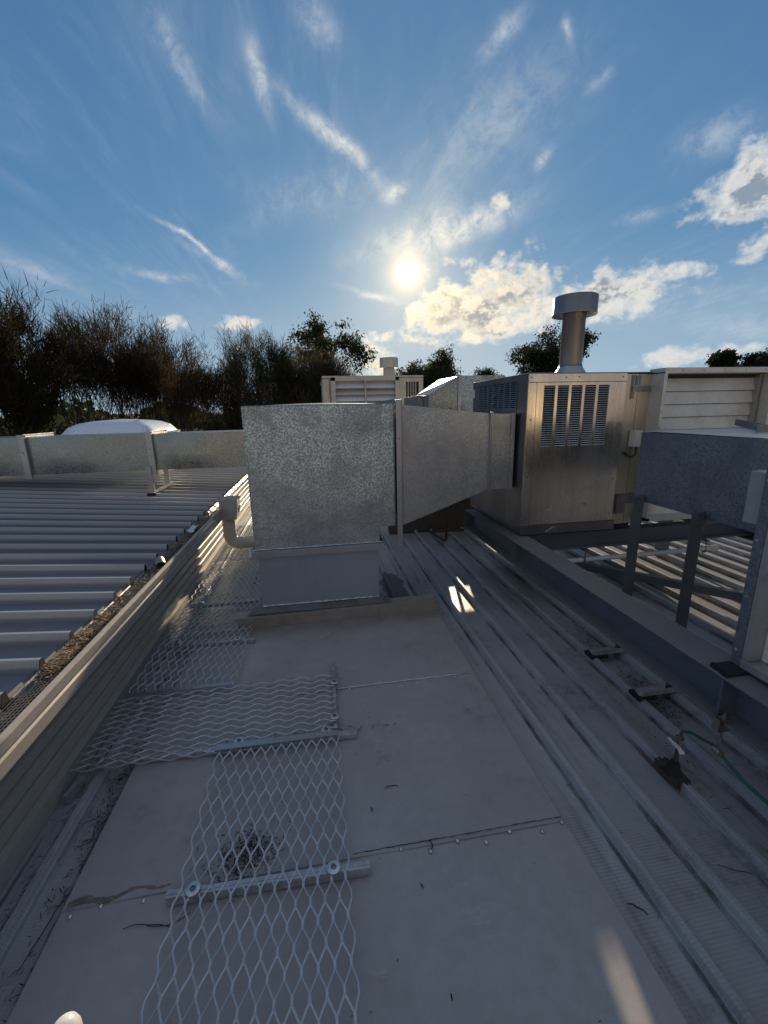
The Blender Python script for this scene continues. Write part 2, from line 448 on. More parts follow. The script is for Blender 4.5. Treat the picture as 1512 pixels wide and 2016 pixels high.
# brown upstand flashing closing the fall of the sheet below the duct
t = thing('upstand_flashing', 'brown folded upstand flashing across the roof in front of the galvanised duct', 'flashing', (.1, 3.22, 0))
MB().hexa([(-.64, 3.212, .014), (.93, 3.212, .014), (.93, 3.235, .014), (-.64, 3.235, .014), (-.725, 3.20, .112), (.925, 3.20, .128), (.925, 3.235, .125), (-.725, 3.235, .108)]).build('upstand', 'flashing_paint', t, bevel=.002)
MB().hexa([(-.725, 3.236, .085), (.925, 3.236, .10), (.925, 3.30, .10), (-.725, 3.30, .085), (-.725, 3.236, .105), (.925, 3.236, .12), (.925, 3.30, .128), (-.725, 3.30, .125)]).build('top_fold', 'flashing_paint', t)
MB().hexa([(-.62, 3.225, .118), (.56, 3.225, .124), (.50, 3.34, .150), (-.535, 3.34, .150), (-.62, 3.225, .124), (.56, 3.225, .131), (.50, 3.34, .160), (-.535, 3.34, .160)]).build('sealed_skirt', 'old_flashing', t)
rnd = random.Random(5)
wob(-.60, .54, 3.232, .129, .010, 8).build('sealant_bead', 'old_flashing', t, smooth=True)

# ------------------------------------------------------------------ galvanised supply duct (big box)
def grid_wob(mb, x0, x1, z0, z1, y, nx, nz, amp, seed):   # slightly oil-canned sheet in the XZ plane
    k = len(mb.V); rnd = random.Random(seed); ph = [rnd.uniform(0, 6) for _ in range(6)]
    for j in range(nz + 1):
        for i in range(nx + 1):
            x = x0 + (x1 - x0) * i / nx; z = z0 + (z1 - z0) * j / nz
            u = i / nx; v = j / nz; e = math.sin(math.pi * u) * math.sin(math.pi * v)
            d = amp * e * (math.sin(5 * x + ph[0]) * math.cos(4.3 * z + ph[1]) + .5 * math.sin(9 * x + 7 * z + ph[2]) - .6)
            mb.V.append((x, y + d, z))
    for j in range(nz):
        for i in range(nx):
            a = k + j * (nx + 1) + i; mb.F.append((a, a + 1, a + nx + 2, a + nx + 1))
BY0, BY1 = 3.30, 4.10
t = thing('air_duct', 'big spangled galvanised box duct standing in the middle of the roof with a tapered branch', 'duct', (0, 3.8, .1))
MB().hexa([(-.515, BY0 + .01, .14), (.462, BY0 + .01, .14), (.462, BY1 - .03, .0), (-.515, BY1 - .03, .0), (-.50, BY0 + .005, .60), (.466, BY0 + .005, .60), (.466, BY1 - .03, .60), (-.50, BY1 - .03, .60)]).build('duct_base', 'galv_low', t, bevel=.002)
wob(-.505, .462, BY0 + .004, .155, .010, 11).build('sealant_bead', 'sealant', t, smooth=True)
mb = MB(); mb.box(-.545, .51, BY0 - .040, BY0 - .037, .585, .635); mb.box(-.545, .51, BY0 - .040, BY0 + .003, .634, .638)
mb.box(-.548, -.545, BY0 - .04, BY1 + .03, .585, .636); mb.box(.51, .513, BY0 - .04, BY1 + .03, .585, .636); mb.box(-.545, .51, BY1 + .03, BY1 + .034, .585, .636)
fl = mb.build('flange', 'galv_bright', t, bevel=.0012)
MB().lathe((0, 0, 0), [(.006, 0), (.006, .004), (.002, .006)], 8)
wob(-.545, .50, BY0 - .004, .642, .008, 12).build('sealant_bead', 'sealant', fl, smooth=True)
MB().tube([(-.553, BY0 - .02, .60), (-.56, BY0 - .03, .655)], [.016, .006], 8).build('tape_scrap', 'sealant', fl, smooth=True)
# upper box with a front of oil-canned sheet
mb = MB()
mb.prism([(-.52, .638), (.478, .638), (.478, .772), (.615, .772), (.615, 1.745), (-.52, 1.745)], 'Y', BY0 + .004, BY1)
mb.build('upper_box', 'galv_box', t, bevel=.003)
mb = MB(); grid_wob(mb, -.518, .476, .640, .772, BY0 + .001, 14, 4, .001, 1); grid_wob(mb, -.518, .613, .772, 1.743, BY0, 24, 22, .0022, 2)
mb.build('front_sheet', 'galv_box', t, smooth=True)
mb = MB(); mb.box(-.523, -.516, BY0 - .004, BY0 + .012, .64, 1.747); mb.box(-.52, .615, BY0 - .002, BY1 + .002, 1.7455, 1.749)
mb.build('folded_edge', 'galv_box', t)
# crowned top sheet, catching the sun
mb = MB()
for j in range(9):
    for i in range(9):
        u, v = i / 8, j / 8; mb.V.append((-.51 + 1.11 * u, BY0 + .01 + 1.0 * v, 1.750 + .020 * math.sin(math.pi * u) * math.sin(math.pi * v * .9 + .1)))
for j in range(8):
    for i in range(8):
        a = j * 9 + i; mb.F.append((a, a + 1, a + 10, a + 9))
mb.build('top_sheet', 'galv_left', t, smooth=True)
for (x, z) in ((-.30, 1.58), (-.34, 1.42), (-.15, 1.27), (.30, 1.45)): MB().tube([(x, BY0 + .002, z), (x, BY0 - .005, z)], .006, 8).build('screw', 'bolt_metal', t)
# tapered branch and straight spigot to the cooler
TX0, TX1, TX2 = .66, 1.405, 1.61
mb = MB()
def taper_pts(x, zt, zb): return [(x, BY0, zb), (x, BY1, zb), (x, BY1, zt), (x, BY0, zt)]
a = taper_pts(TX0, 1.738, .765); b = taper_pts(TX1, 1.655, 1.032)
mb.add(a + b, [(0, 4, 7, 3), (3, 7, 6, 2), (1, 2, 6, 5), (0, 1, 5, 4), (0, 3, 2, 1), (4, 5, 6, 7)])
tp = mb.build('tapered_branch', 'galv_duct', t, bevel=.002)
mb = MB(); 
for j in range(13):
    for i in range(17):
        u, v = i / 16, j / 12; x = TX0 + .004 + (TX1 - TX0 - .008) * u; zb = .765 + (1.032 - .765) * u; zt = 1.738 + (1.655 - 1.738) * u
        e = math.sin(math.pi * u) * math.sin(math.pi * v); mb.V.append((x, BY0 - .001 - .003 * e * (math.sin(6 * u + 3 * v) + .6), zb + .004 + (zt - zb - .008) * v))
for j in range(12):
    for i in range(16):
        a_ = j * 17 + i; mb.F.append((a_, a_ + 1, a_ + 18, a_ + 17))
mb.build('side_sheet', 'galv_duct', tp, smooth=True)
sp = MB().box(TX1 + .004, TX2, BY0 + .004, BY1 - .004, 1.032, 1.650).build('spigot', 'galv_duct', t, bevel=.002)
mb = MB(); mb.box(TX1 - .009, TX1 - .001, BY0 - .026, BY0 + .001, 1.028, 1.668); mb.box(TX1 + .002, TX1 + .010, BY0 - .030, BY0 + .001, 1.024, 1.668)
mb.build('joint_flange', 'galv_bright', t, bevel=.001)
mb = MB(); mb.box(TX2 - .03, TX2 + .002, BY0 - .012, BY0 + .003, 1.034, 1.655); mb.build('end_flange', 'galv_duct', t)
MB().box(TX2 + .002, 1.64, BY0 + .02, BY1 - .02, 1.05, 1.64).build('flexible_collar', 'rubber', t)
# hanger angle clamped over the duct joint
mb = MB(); mb.box(.622, .668, BY0 - .034, BY0 - .030, .60, 1.775); mb.box(.664, .668, BY0 - .034, BY0 + .0, .60, 1.775)
hg = mb.build('hanger_angle', 'galv_bright', t, bevel=.001)
mb = MB(); mb.box(.612, .672, BY0 - .036, BY0 + .72, 1.778, 1.781); mb.box(.612, .615, BY0 - .036, BY0 + .72, 1.755, 1.781)
mb.build('hanger_bar', 'galv_bright', t, bevel=.001)
MB().tube([(.645, BY0 - .030, 1.480), (.645, BY0 - .038, 1.480)], .007, 8).build('bolt', 'bolt_metal', hg)
mb = MB(); mb.box(.605, .612, BY0 - .006, BY0, .775, 1.74); mb.build('seam_strip', 'galv_dark', t)

# ------------------------------------------------------------------ expanded-metal walkways
def strands(mb, x0, x1, y0, y1, z, s, L, w, th, along='Y', tilt=.5, warp=0., seed=0):
    """zig-zag strands meeting at flat bonds; long way of the diamond follows 'along'"""
    if along == 'Y': A0, A1, B0, B1 = y0, y1, x0, x1
    else: A0, A1, B0, B1 = x0, x1, y0, y1
    n = int(round((B1 - B0) / (s / 2))); bond = .19 * L
    for k in range(n + 1):
        c = B0 + k * s / 2; ph = 1 if k % 2 == 0 else -1
        pts = []
        m0 = 0; q = A0
        per = [(0., 1), (bond, 1), (L / 2, -1), (L / 2 + bond, -1)]
        N = int((A1 - A0) / L) + 2
        for r in range(N):
            for (o_, sg) in per:
                a = A0 + r * L + o_
                if a > A1: break
                off = sg * ph * (s / 4 - w * .36)
                if k == 0 and off < 0: off *= .35
                if k == n and off > 0: off *= .35
                pts.append((a, c + off, sg * ph))
        k0 = len(mb.V)
        for i, (a, b, sg) in enumerate(pts):
            a2, b2, _ = pts[min(i + 1, len(pts) - 1)]; a1, b1, _ = pts[max(i - 1, 0)]
            ta, tb = a2 - a1, b2 - b1; l = math.hypot(ta, tb) or 1; na, nb = -tb / l, ta / l
            zz = z + warp * math.sin(3.1 * a + 2.3 * b + seed)
            tl = tilt * w * .5 * (1 if k % 2 else -1)
            for (sw, sz) in ((-1, -1), (1, -1), (1, 1), (-1, 1)):
                pa = a + na * sw * w / 2; pb = b + nb * sw * w / 2; pz = zz + sz * th / 2 + sw * tl * .6
                mb.V.append((pb, pa, pz) if along == 'Y' else (pa, pb, pz))
        for i in range(len(pts) - 1):
            for e in range(4):
                e2 = (e + 1) % 4; mb.F.append((k0 + 4 * i + e, k0 + 4 * i + e2, k0 + 4 * i + 4 + e2, k0 + 4 * i + 4 + e))
        # raised ridge along each bond, its highlight painted as brighter metal
        if 0 < k:
            for i in range(len(pts) - 1):
                (a, b, sg), (a2, b2, sg2) = pts[i], pts[i + 1]
                if sg == sg2 and sg == -1:
                    bb = c - s / 4; za = z + warp * math.sin(3.1 * a + 2.3 * b + seed) + th / 2 + .0016; q = .0011; f0 = len(mb.F)
                    mb.box(*((bb - q, bb + q, a + .003, a2 - .003, za - .003, za + .0006) if along == 'Y' else (a + .003, a2 - .003, bb - q, bb + q, za - .003, za + .0006)))
                    mb.MI += range(f0, len(mb.F))
def washer(parent, x, y, z):
    w = MB().lathe((x, y, z), [(.009, 0), (.024, 0), (.026, .0012), (.026, .0036), (.024, .0046), (.009, .0046)], 24)
    w.F.pop(); w.F.pop()
    w = w.build('washer', 'washer_metal', parent, smooth=True)
    MB().lathe((x, y, z + .001), [(.0115, 0), (.0115, .0055), (.009, .0085), (.004, .0085), (.0035, .0055)], 6).build('bolt', 'bolt_metal', w)
def tophat(x0, y0, x1, y1, z0, z1, w):
    mb = MB(); d = Vector((x1 - x0, y1 - y0, 0)); d.normalize(); p = Vector((-d.y, d.x, 0))
    a = Vector((x0, y0, 0)); b = Vector((x1, y1, 0))
    def slab(o0, o1, za, zb):
        q = [a + p * o0, b + p * o0, b + p * o1, a + p * o1]
        mb.hexa([Vector((v.x, v.y, za)) for v in q] + [Vector((v.x, v.y, zb)) for v in q])
    t_ = .003
    slab(-w / 2, w / 2, z1 - t_, z1); slab(-w / 2, -w / 2 + t_, z0, z1 - t_); slab(w / 2 - t_, w / 2, z0, z1 - t_)
    slab(-w * .12, w * .12, z1, z1 + .0022)
    return mb
GR = 'expanded metal walkway panels'
# 1 foreground panel, diamonds running away from the camera
t = thing('walkway_mesh', 'long expanded metal walkway panel in the foreground with diamonds pointing away', 'walkway', (-.27, .8, .03), GR)
mb = MB(); strands(mb, -.575, .025, .12, 1.905, .056, .0503, .125, .0054, .0042, 'Y', .6, .003, 1); mb.build('mesh_panel', 'galv_mesh', t)
tophat(-.615, 1.245, .110, 1.222, .014, .052, .027).build('support_bar', 'aluminium', t, bevel=.0006)
mb = MB(); mb.hexa([(-.585, 1.884, .063), (.026, 1.876, .063), (.026, 1.914, .063), (-.585, 1.922, .063), (-.585, 1.884, .066), (.026, 1.876, .066), (.026, 1.914, .066), (-.585, 1.922, .066)])
mb.build('joint_strip', 'galv_bright', t)
washer(t, -.522, 1.240, .060); washer(t, -.025, 1.226, .060)
# 2 panel lying across
t = thing('walkway_mesh', 'crosswise expanded metal walkway panel reaching left to the gutter wall', 'walkway', (-.6, 2.15, .03), GR)
mb = MB(); strands(mb, -1.25, .045, 1.885, 2.445, .050, .0503, .125, .0054, .0042, 'X', .6, .004, 2); mb.build('mesh_panel', 'galv_mesh', t)
tophat(-1.19, 1.945, .128, 1.908, .016, .043, .034).build('support_bar', 'aluminium', t, bevel=.0006)
tophat(.018, 1.95, .030, 2.575, .018, .043, .022).build('support_bar', 'aluminium', t, bevel=.0006)
for p in ((-.479, 1.940), (-.033, 1.936), (.017, 2.03), (.027, 2.34), (-1.146, 1.935), (-1.126, 2.36)): washer(t, p[0], p[1], .054)
# 3 panel running away along the wall
t = thing('walkway_mesh', 'expanded metal walkway panel running between the gutter wall and the duct base', 'walkway', (-.9, 3.4, .03), GR)
mb = MB(); strands(mb, -1.215, -.595, 2.43, 4.78, .052, .0503, .125, .0054, .0042, 'Y', .6, .004, 3); 
mb.build('mesh_panel', 'galv_mesh', t)
mb = MB(); mb.box(-1.22, -.605, 2.425, 2.455, .058, .061); mb.build('joint_strip', 'galv_bright', t)
tophat(-1.19, 3.02, -.54, 2.99, .018, .045, .034).build('support_bar', 'aluminium', t, bevel=.0006)
tophat(-1.19, 3.70, -.60, 3.68, .018, .045, .034).build('support_bar', 'aluminium', t, bevel=.0006)
for p in ((-.665, 2.992), (-.66, 3.675), (-1.092, 3.691), (-1.099, 3.035)): washer(t, p[0], p[1], .056)
# 4 farthest panel
t = thing('walkway_mesh', 'farthest expanded metal walkway panel below the downpipe elbow', 'walkway', (-.95, 5.4, .03), GR)
mb = MB(); strands(mb, -1.225, -.60, 4.84, 6.4, .050, .0503, .125, .0054, .0042, 'X', .6, .004, 4); mb.build('mesh_panel', 'galv_mesh', t)

# small loose offcut bar lying left under the crosswise panel
o = MB().bar((-1.235, 1.80, -.02), (-1.205, 1.90, -.01), .02, .05).build('cut_bracket', 'aluminium'); tag(o, 'short metal bracket poking out under the left end of the crosswise panel', 'bracket')

# ------------------------------------------------------------------ raised building on the left: wall, roof, gutter, downpipe
HS = .075
def hz(x): return .640 + HS * (-1.30 - x)
t = thing('raised_building', 'cream ribbed building on the left with its own ribbed roof and gutter', 'building', (-4, 4, -4.6))
# wall clad with horizontal ribs
wp = [(-1.305, -.045)]
z = .02
wp += [(-1.275, -.044), (-1.272, .045), (-1.305, .055)]
for i in range(6):
    zc = .085 + i * .082
    wp += [(-1.291, zc), (-1.291, zc + .050), (-1.301, zc + .056), (-1.318, zc + .060), (-1.318, zc + .072), (-1.301, zc + .076)]
wp += [(-1.305, .60)]
MB().extrude(wp, 'Y', -3.0, 12.5, 10).build('wall', 'wall_paint', t)
MB().box(-9.5, -1.33, -3, 12.5, -4.6, .55).build('wall_core', 'wall_paint', t)
# ribbed roof, ribs across
rp = []
y = -2.94
ribs = []
yy = 1.695 - .245 * 19
while yy < 12.4: ribs.append(yy); yy += .2445
prof = [(-3.0, 0.)]
for c in ribs: prof += [(p[0], p[1]) for p in trapezoid(c, .056, .026, 0, .054)]
prof.append((12.5, 0.))
mb = MB(); xs = [-1.285, -2.4, -4, -6, -9.6]
k = 0
for x in xs:
    for p in prof: mb.V.append((x, p[0], hz(x) - .054 + p[1]))
m_ = len(prof)
for i in range(len(xs) - 1):
    for j in range(m_ - 1): mb.F.append((i * m_ + j, i * m_ + j + 1, (i + 1) * m_ + j + 1, (i + 1) * m_ + j))
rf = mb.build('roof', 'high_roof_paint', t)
# dropped pan lips at the gutter edge
mb = MB()
for a, b in zip(ribs[:-1], ribs[1:]):
    mb.hexa([(-1.286, a + .036, .58), (-1.250, a + .044, .568), (-1.250, b - .044, .568), (-1.286, b - .036, .58), (-1.286, a + .036, .594), (-1.250, a + .044, .570), (-1.250, b - .044, .570), (-1.286, b - .036, .594)])
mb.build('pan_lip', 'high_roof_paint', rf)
# dark closed rib ends
for c in ribs:
    if c > .4: MB().prism([(p[0], .586 + p[1] + .0005) for p in trapezoid(c, .050, .022, 0, .050)], 'X', -1.30, -1.2835).build('rib_end', 'litter_dark', rf)
# gutter: folded profile with a groove
gp = [(-1.262, .565), (-1.262, .50), (-1.135, .488), (-1.128, .50), (-1.124, .555), (-1.132, .562), (-1.132, .574), (-1.118, .582), (-1.114, .626), (-1.120, .637), (-1.132, .640), (-1.138, .632), (-1.134, .622)]
mb = MB().extrude(gp, 'Y', -3.0, 5.02, 8)
gt = mb.build('gutter', 'gutter_paint', t, bevel=0)
sf = gt.modifiers.new('s', 'SOLIDIFY'); sf.thickness = .0015
# perforated leaf guard in the trough
mb = MB(); rnd = random.Random(2)
y = -1.0
mb.box(-1.255, -1.250, -1., 5., .604, .6065)
def guard(y0, y1):
    dy = .020
    n = int((y1 - y0) / dy)
    for i in range(n):
        yy = y0 + i * dy
        mb.add([(-1.250, yy, .600), (-1.145, yy, .612), (-1.145, yy + .008, .612), (-1.250, yy + .008, .600)], [(0, 1, 2, 3)])
    for q in range(7):
        x = -1.245 + q * .0155; z = .600 + (x + 1.25) * .114
        mb.add([(x, y0, z + .0004), (x + .0075, y0, z + .0012), (x + .0075, y1, z + .0012), (x, y1, z + .0004)], [(0, 1, 2, 3)])
guard(-.6, 5.0)
mb.add([(-1.145, -1, .6115), (-1.134, -1, .6115), (-1.134, 5, .6115), (-1.145, 5, .6115)], [(0, 1, 2, 3)])
mb.build('leaf_guard', 'leaf_guard', gt)
MB().box(-1.258, -1.14, -1., 5., .545, .548).build('gutter_sludge', 'litter_dark', gt)
# rain head, downpipe, elbow
mb = MB(); mb.prism([(-1.15, .735), (-.945, .735), (-.94, .72), (-.945, .62), (-.965, .49), (-1.15, .49)], 'Y', 5.00, 5.22)
rh = mb.build('rain_head', 'gutter_paint', t, bevel=.004)
MB().box(-.962, -.9445, 5.085, 5.165, .565, .635).build('overflow_slot', 'dark_void', rh)
pts = [(-1.085, 5.13, .495), (-1.085, 5.13, .27)]
for i in range(1, 9):
    a = i / 8 * math.pi / 2; pts.append((-1.085 + .10 * (1 - math.cos(a)), 5.13, .27 - .10 * math.sin(a)))
pts += [(-.45, 5.13, .165), (.3, 5.13, .16)]
dp = MB().tube(pts, .073, 20).build('downpipe', 'pvc_cream', t, smooth=True)
mb = MB(); mb.tube([(-1.085, 5.13, .30), (-1.085, 5.13, .262)], .079, 20); mb.tube([(-.99, 5.13, .17), (-.93, 5.13, .17)], .079, 20)
mb.build('pipe_socket', 'pvc_cream', dp, smooth=True)
# litter lying in the gutter
mb = MB(); rnd = random.Random(4)
def shred(mb, x, y, z, l, w, rnd, up=.3):
    a = rnd.uniform(0, 6.28); d = Vector((math.cos(a), math.sin(a), rnd.uniform(-up, up))); p = Vector((-d.y, d.x, rnd.uniform(-.4, .4))).normalized() * w
    c = Vector((x, y, z)); q = d * l / 2
    mb.add([c - q, c + p, c + q, c - p], [(0, 1, 2, 3)])
for i in range(2600):
    y = rnd.choice((rnd.gauss(2.05, .10), rnd.gauss(2.25, .12), rnd.uniform(2.3, 5.), rnd.uniform(3.6, 5.), rnd.gauss(1.93, .05)))
    x = rnd.uniform(-1.25, -1.175) if y < 2.4 else rnd.uniform(-1.25, -1.145)
    shred(mb, x, y, .612 + rnd.uniform(0, .020), rnd.uniform(.012, .034), rnd.uniform(.0015, .004), rnd)
o = mb.build('gutter_leaf_litter', 'litter_pale', fixn=False); o['kind'] = 'stuff'; o['label'] = 'dry leaf litter caught in the gutter'; o['category'] = 'leaf litter'
mb = MB()
for i in range(2600):
    y = rnd.choice((rnd.gauss(2.05, .12), rnd.gauss(2.25, .12), rnd.uniform(2.3, 5.), rnd.uniform(2.3, 5.)))
    shred(mb, rnd.uniform(-1.25, -1.150), y, .610 + rnd.uniform(0, .016), rnd.uniform(.012, .034), rnd.uniform(.0015, .004), rnd)
o = mb.build('gutter_dark_litter', 'litter_dark', fixn=False); o['kind'] = 'stuff'; o['label'] = 'dark rotten leaf litter caught in the gutter'; o['category'] = 'leaf litter'
# plastic bottle base lying in the gutter and a crushed clear bag
o = MB().lathe((0, 0, 0), [(.018, 0), (.034, .004), (.036, .03), (.036, .07), (.033, .071), (.033, .03)], 20)
v_ = [];
mm = Matrix.Translation((-1.20, 3.20, .655)) @ Matrix.Rotation(R(118), 4, 'X') @ Matrix.Rotation(R(25), 4, 'Y')
o.V = [tuple(mm @ Vector(v)) for v in o.V]; o = o.build('drink_can', 'brass', smooth=True); tag(o, 'round metal can lying in the gutter among dark leaves', 'can')
mb = MB(); rnd = random.Random(8)
for i in range(7):
    for j in range(5):
        mb.V.append((-1.235 + .016 * j + rnd.uniform(-.006, .006), 4.02 + i * .04, .62 + rnd.uniform(0, .035)))
for i in range(6):
    for j in range(4): a = i * 5 + j; mb.F.append((a, a + 1, a + 6, a + 5))
o = mb.build('plastic_scrap', 'dome_white', smooth=True); tag(o, 'crumpled white plastic scrap lying in the gutter', 'litter')

# ------------------------------------------------------------------ long duct over the left roof
DY0, DY1, DZ0, DZ1 = 5.90, 6.46, 1.0, 1.465
t = thing('roof_duct', 'long low galvanised duct crossing above the left roof on stub frames', 'duct', (-3, 6.2, .8))
segs = [(-8.5, -6.9), (-6.9, -5.2), (-5.2, -3.555), (-3.555, -2.10), (-2.10, -.60)]
for i, (a, b) in enumerate(segs):
    s_ = MB().box(a + .004, b - .004, DY0 + .004, DY1 - .004, DZ0, DZ1).build('duct_length', 'galv_left', t, bevel=.002)
    mb = MB(); nx = 16; rnd = random.Random(i); ph = rnd.uniform(0, 6)
    for j in range(9):
        for q in range(nx + 1):
            u, v = q / nx, j / 8; e = math.sin(math.pi * u) * math.sin(math.pi * v)
            mb.V.append((a + .008 + (b - a - .016) * u, DY0 + .001 - .013 * e * (math.sin(4 * u + ph) + .8), DZ0 + .003 + (DZ1 - DZ0 - .006) * v))
    for j in range(8):
        for q in range(nx):
            a_ = j * (nx + 1) + q; mb.F.append((a_, a_ + 1, a_ + nx + 2, a_ + nx + 1))
    mb.build('side_sheet', 'galv_left', s_, smooth=True)
MB().box(-.6, .55, DY0 + .06, DY1 - .06, DZ0 + .04, DZ1 - .04).build('end_length', 'galv_left', t)
def frame_legs(xc, foot):
    mb = MB(); mb.box(xc - .035, xc + .035, DY0 - .045, DY0 - .041, DZ0 - .05, DZ1 + .03); mb.box(xc + .031, xc + .035, DY0 - .041, DY0 - .002, DZ0 - .05, DZ1 + .03)
    j = mb.build('joint_angle', 'galv_bright', t, bevel=.001)
    mb = MB(); mb.box(xc - .035, xc + .035, DY0 - .045, DY1 + .03, DZ1 + .004, DZ1 + .008); mb.box(xc + .03, xc + .035, DY0 - .045, DY1 + .03, DZ1 + .008, DZ1 + .035)
    mb.build('top_angle', 'galv_bright', t, bevel=.001)
    MB().tube([(xc - .005, DY0 - .041, 1.28), (xc - .005, DY0 - .050, 1.28)], .008, 8).build('bolt', 'bolt_metal', j)
    zf = hz(xc) + .004
    if foot:
        for y0 in (DY0 - .07, DY1 + .01):
            mb = MB(); mb.box(xc - .085, xc - .02, y0, y0 + .004, zf, DZ0 + .06); mb.box(xc - .024, xc - .020, y0 + .004, y0 + .05, zf, DZ0 + .06)
            lg = mb.build('leg', 'galv_bright', t, bevel=.001)
            MB().box(xc - .105, xc + .0, y0 - .02, y0 + .06, zf - .03, zf + .006).build('rubber_foot', 'rubber', lg)
        mb = MB(); mb.box(xc - .055, xc + .005, DY0 - .10, DY1 + .07, zf + .008, zf + .012); mb.box(xc + .001, xc + .005, DY0 - .10, DY1 + .07, zf + .012, zf + .045)
        mb.build('foot_rail', 'galv_bright', t, bevel=.001)
frame_legs(-2.10, True); frame_legs(-3.555, False); frame_legs(-5.2, True); frame_legs(-6.9, False)

# faceted white skylight dome behind the duct
t = thing('skylight_dome', 'white faceted skylight dome rising behind the left duct', 'skylight', (-3.3, 8.2, .8))
MB().box(-4.05, -2.59, 7.45, 9.0, .70, 1.37).build('skylight_curb', 'louvre_cream', t, bevel=.01)
mb = MB(); n = 12
for j in range(n + 1):
    for i in range(n + 1):
        u, v = i / n * 2 - 1, j / n * 2 - 1
        d = max(abs(u), abs(v)); h = (1 - d ** 7.) * .72 + (1 - d) * .16 + (1 - (u * u + v * v) / 2) * .12
        mb.V.append((-3.32 + .70 * u, 8.22 + .74 * v, 1.37 + .275 * max(0, h)))
for j in range(n):
    for i in range(n): a = j * (n + 1) + i; mb.F.append((a, a + 1, a + n + 2, a + n + 1))
dm = mb.build('dome', 'dome_white', t, smooth=True)
mb = MB(); mb.bar((-2.68, 7.55, 1.47), (-2.98, 7.90, 1.635), .03, .025); mb.bar((-2.60, 7.6, 1.40), (-2.60, 8.9, 1.40), .03, .03)
mb.build('dome_rib', 'dome_white', dm)

# ------------------------------------------------------------------ cooler unit with flue
def louvre_grid(parent, org, ua, na, u0, u1, z0, z1, cols, rows, gap, slot, mat, name='louvre_panel'):
    """pressed louvres: columns of hooded slats in front of a dark gap. org + u*ua + n*na; z up"""
    org = Vector(org); ua = Vector(ua); na = Vector(na); up = Vector((0, 0, 1))
    def P(u, n, z): return org + ua * u + na * n + up * z
    mb = MB(); cw = (u1 - u0 - gap * (cols - 1)) / cols; rh = (z1 - z0) / rows
    for c in range(cols - 1):
        a = u0 + (c + 1) * cw + c * gap
        mb.hexa([P(a, -.012, z0), P(a + gap, -.012, z0), P(a + gap, 0, z0), P(a, 0, z0), P(a, -.012, z1), P(a + gap, -.012, z1), P(a + gap, 0, z1), P(a, 0, z1)])
    for c in range(cols):
        a = u0 + c * (cw + gap); b = a + cw
        for r in range(rows):
            zb = z0 + r * rh
            # hood: bottom lip proud of the sheet, top flush
            zt = zb + rh * (1 - slot)
            mb.add([P(a, .0, zt), P(b, .0, zt), P(b, .0045, zb + rh * .12), P(a, .0045, zb + rh * .12), P(b, -.010, zb), P(a, -.010, zb), P(b, -.008, zt), P(a, -.008, zt)],
                   [(0, 1, 2, 3), (3, 2, 4, 5), (0, 7, 6, 1), (0, 3, 5, 7), (1, 6, 4, 2)])
    return mb.build(name, mat, parent, fixn=True)
UX0, UX1, UY0, UY1, UZ0, UZ1 = 1.64, 2.478, 3.155, 4.32, .655, 1.952
t = thing('cooler_unit', 'stainless cooler unit with louvred door and capped flue on the steel frame', 'cooler', (2.6, 3.8, UZ0))
MB().box(UX0 + .02, 3.70, UY0 + .14, UY1, UZ0 + .01, UZ1 - .01).build('cabinet', 'stainless_shaded', t)
MB().box(UX0 + .024, 2.66, UY0 + .022, UY0 + .14, UZ0 + .02, UZ1 - .012).build('dark_interior', 'dark_void', t)
MB().box(UX0 - .006, 3.72, UY0 - .006, UY1 + .01, UZ1 - .008, UZ1).build('top_cover', 'stainless_shaded', t, bevel=.002)
# front door skin around the louvre field
gx0, gx1, gz0, gz1 = 1.771, 2.328, 1.388, 1.857
def skin(x0, x1, z0, z1, y, mat, nm, par=t, bev=.0015): return MB().box(x0, x1, y, y + .010, z0, z1).build(nm, mat, par, bevel=bev)
mb = MB()
mb.box(1.713, gx0, UY0, UY0 + .012, .742, 1.880); mb.box(gx1, 2.405, UY0, UY0 + .012, .742, 1.880)
mb.box(gx0, gx1, UY0, UY0 + .012, .742, gz0); mb.box(gx0, gx1, UY0, UY0 + .012, gz1, 1.880)
door = mb.build('access_door', 'stainless', t)
louvre_grid(door, (0, UY0, 0), (1, 0, 0), (0, -1, 0), gx0, gx1, gz0, gz1, 5, 27, .023, .56, 'stainless')
skin(UX0, 1.711, .735, 1.880, UY0 + .001, 'stainless', 'corner_post')
skin(2.407, UX1, .742, 1.880, UY0 + .001, 'stainless', 'door_stile')
skin(UX0, UX1, 1.883, UZ1, UY0 - .001, 'stainless', 'top_rail')
for x, z in ((1.66, 1.92), (1.95, 1.917), (2.06, 1.92), (2.44, 1.918), (1.675, 1.60), (1.675, 1.15), (1.675, .80), (2.445, 1.55), (2.445, 1.10), (2.445, .80)):
    MB().tube([(x, UY0, z), (x, UY0 - .005, z)], .006, 8).build('screw', 'bolt_metal', t)
skin(UX0, 2.50, .657, .738, UY0 - .002, 'stainless_shaded', 'bottom_rail')
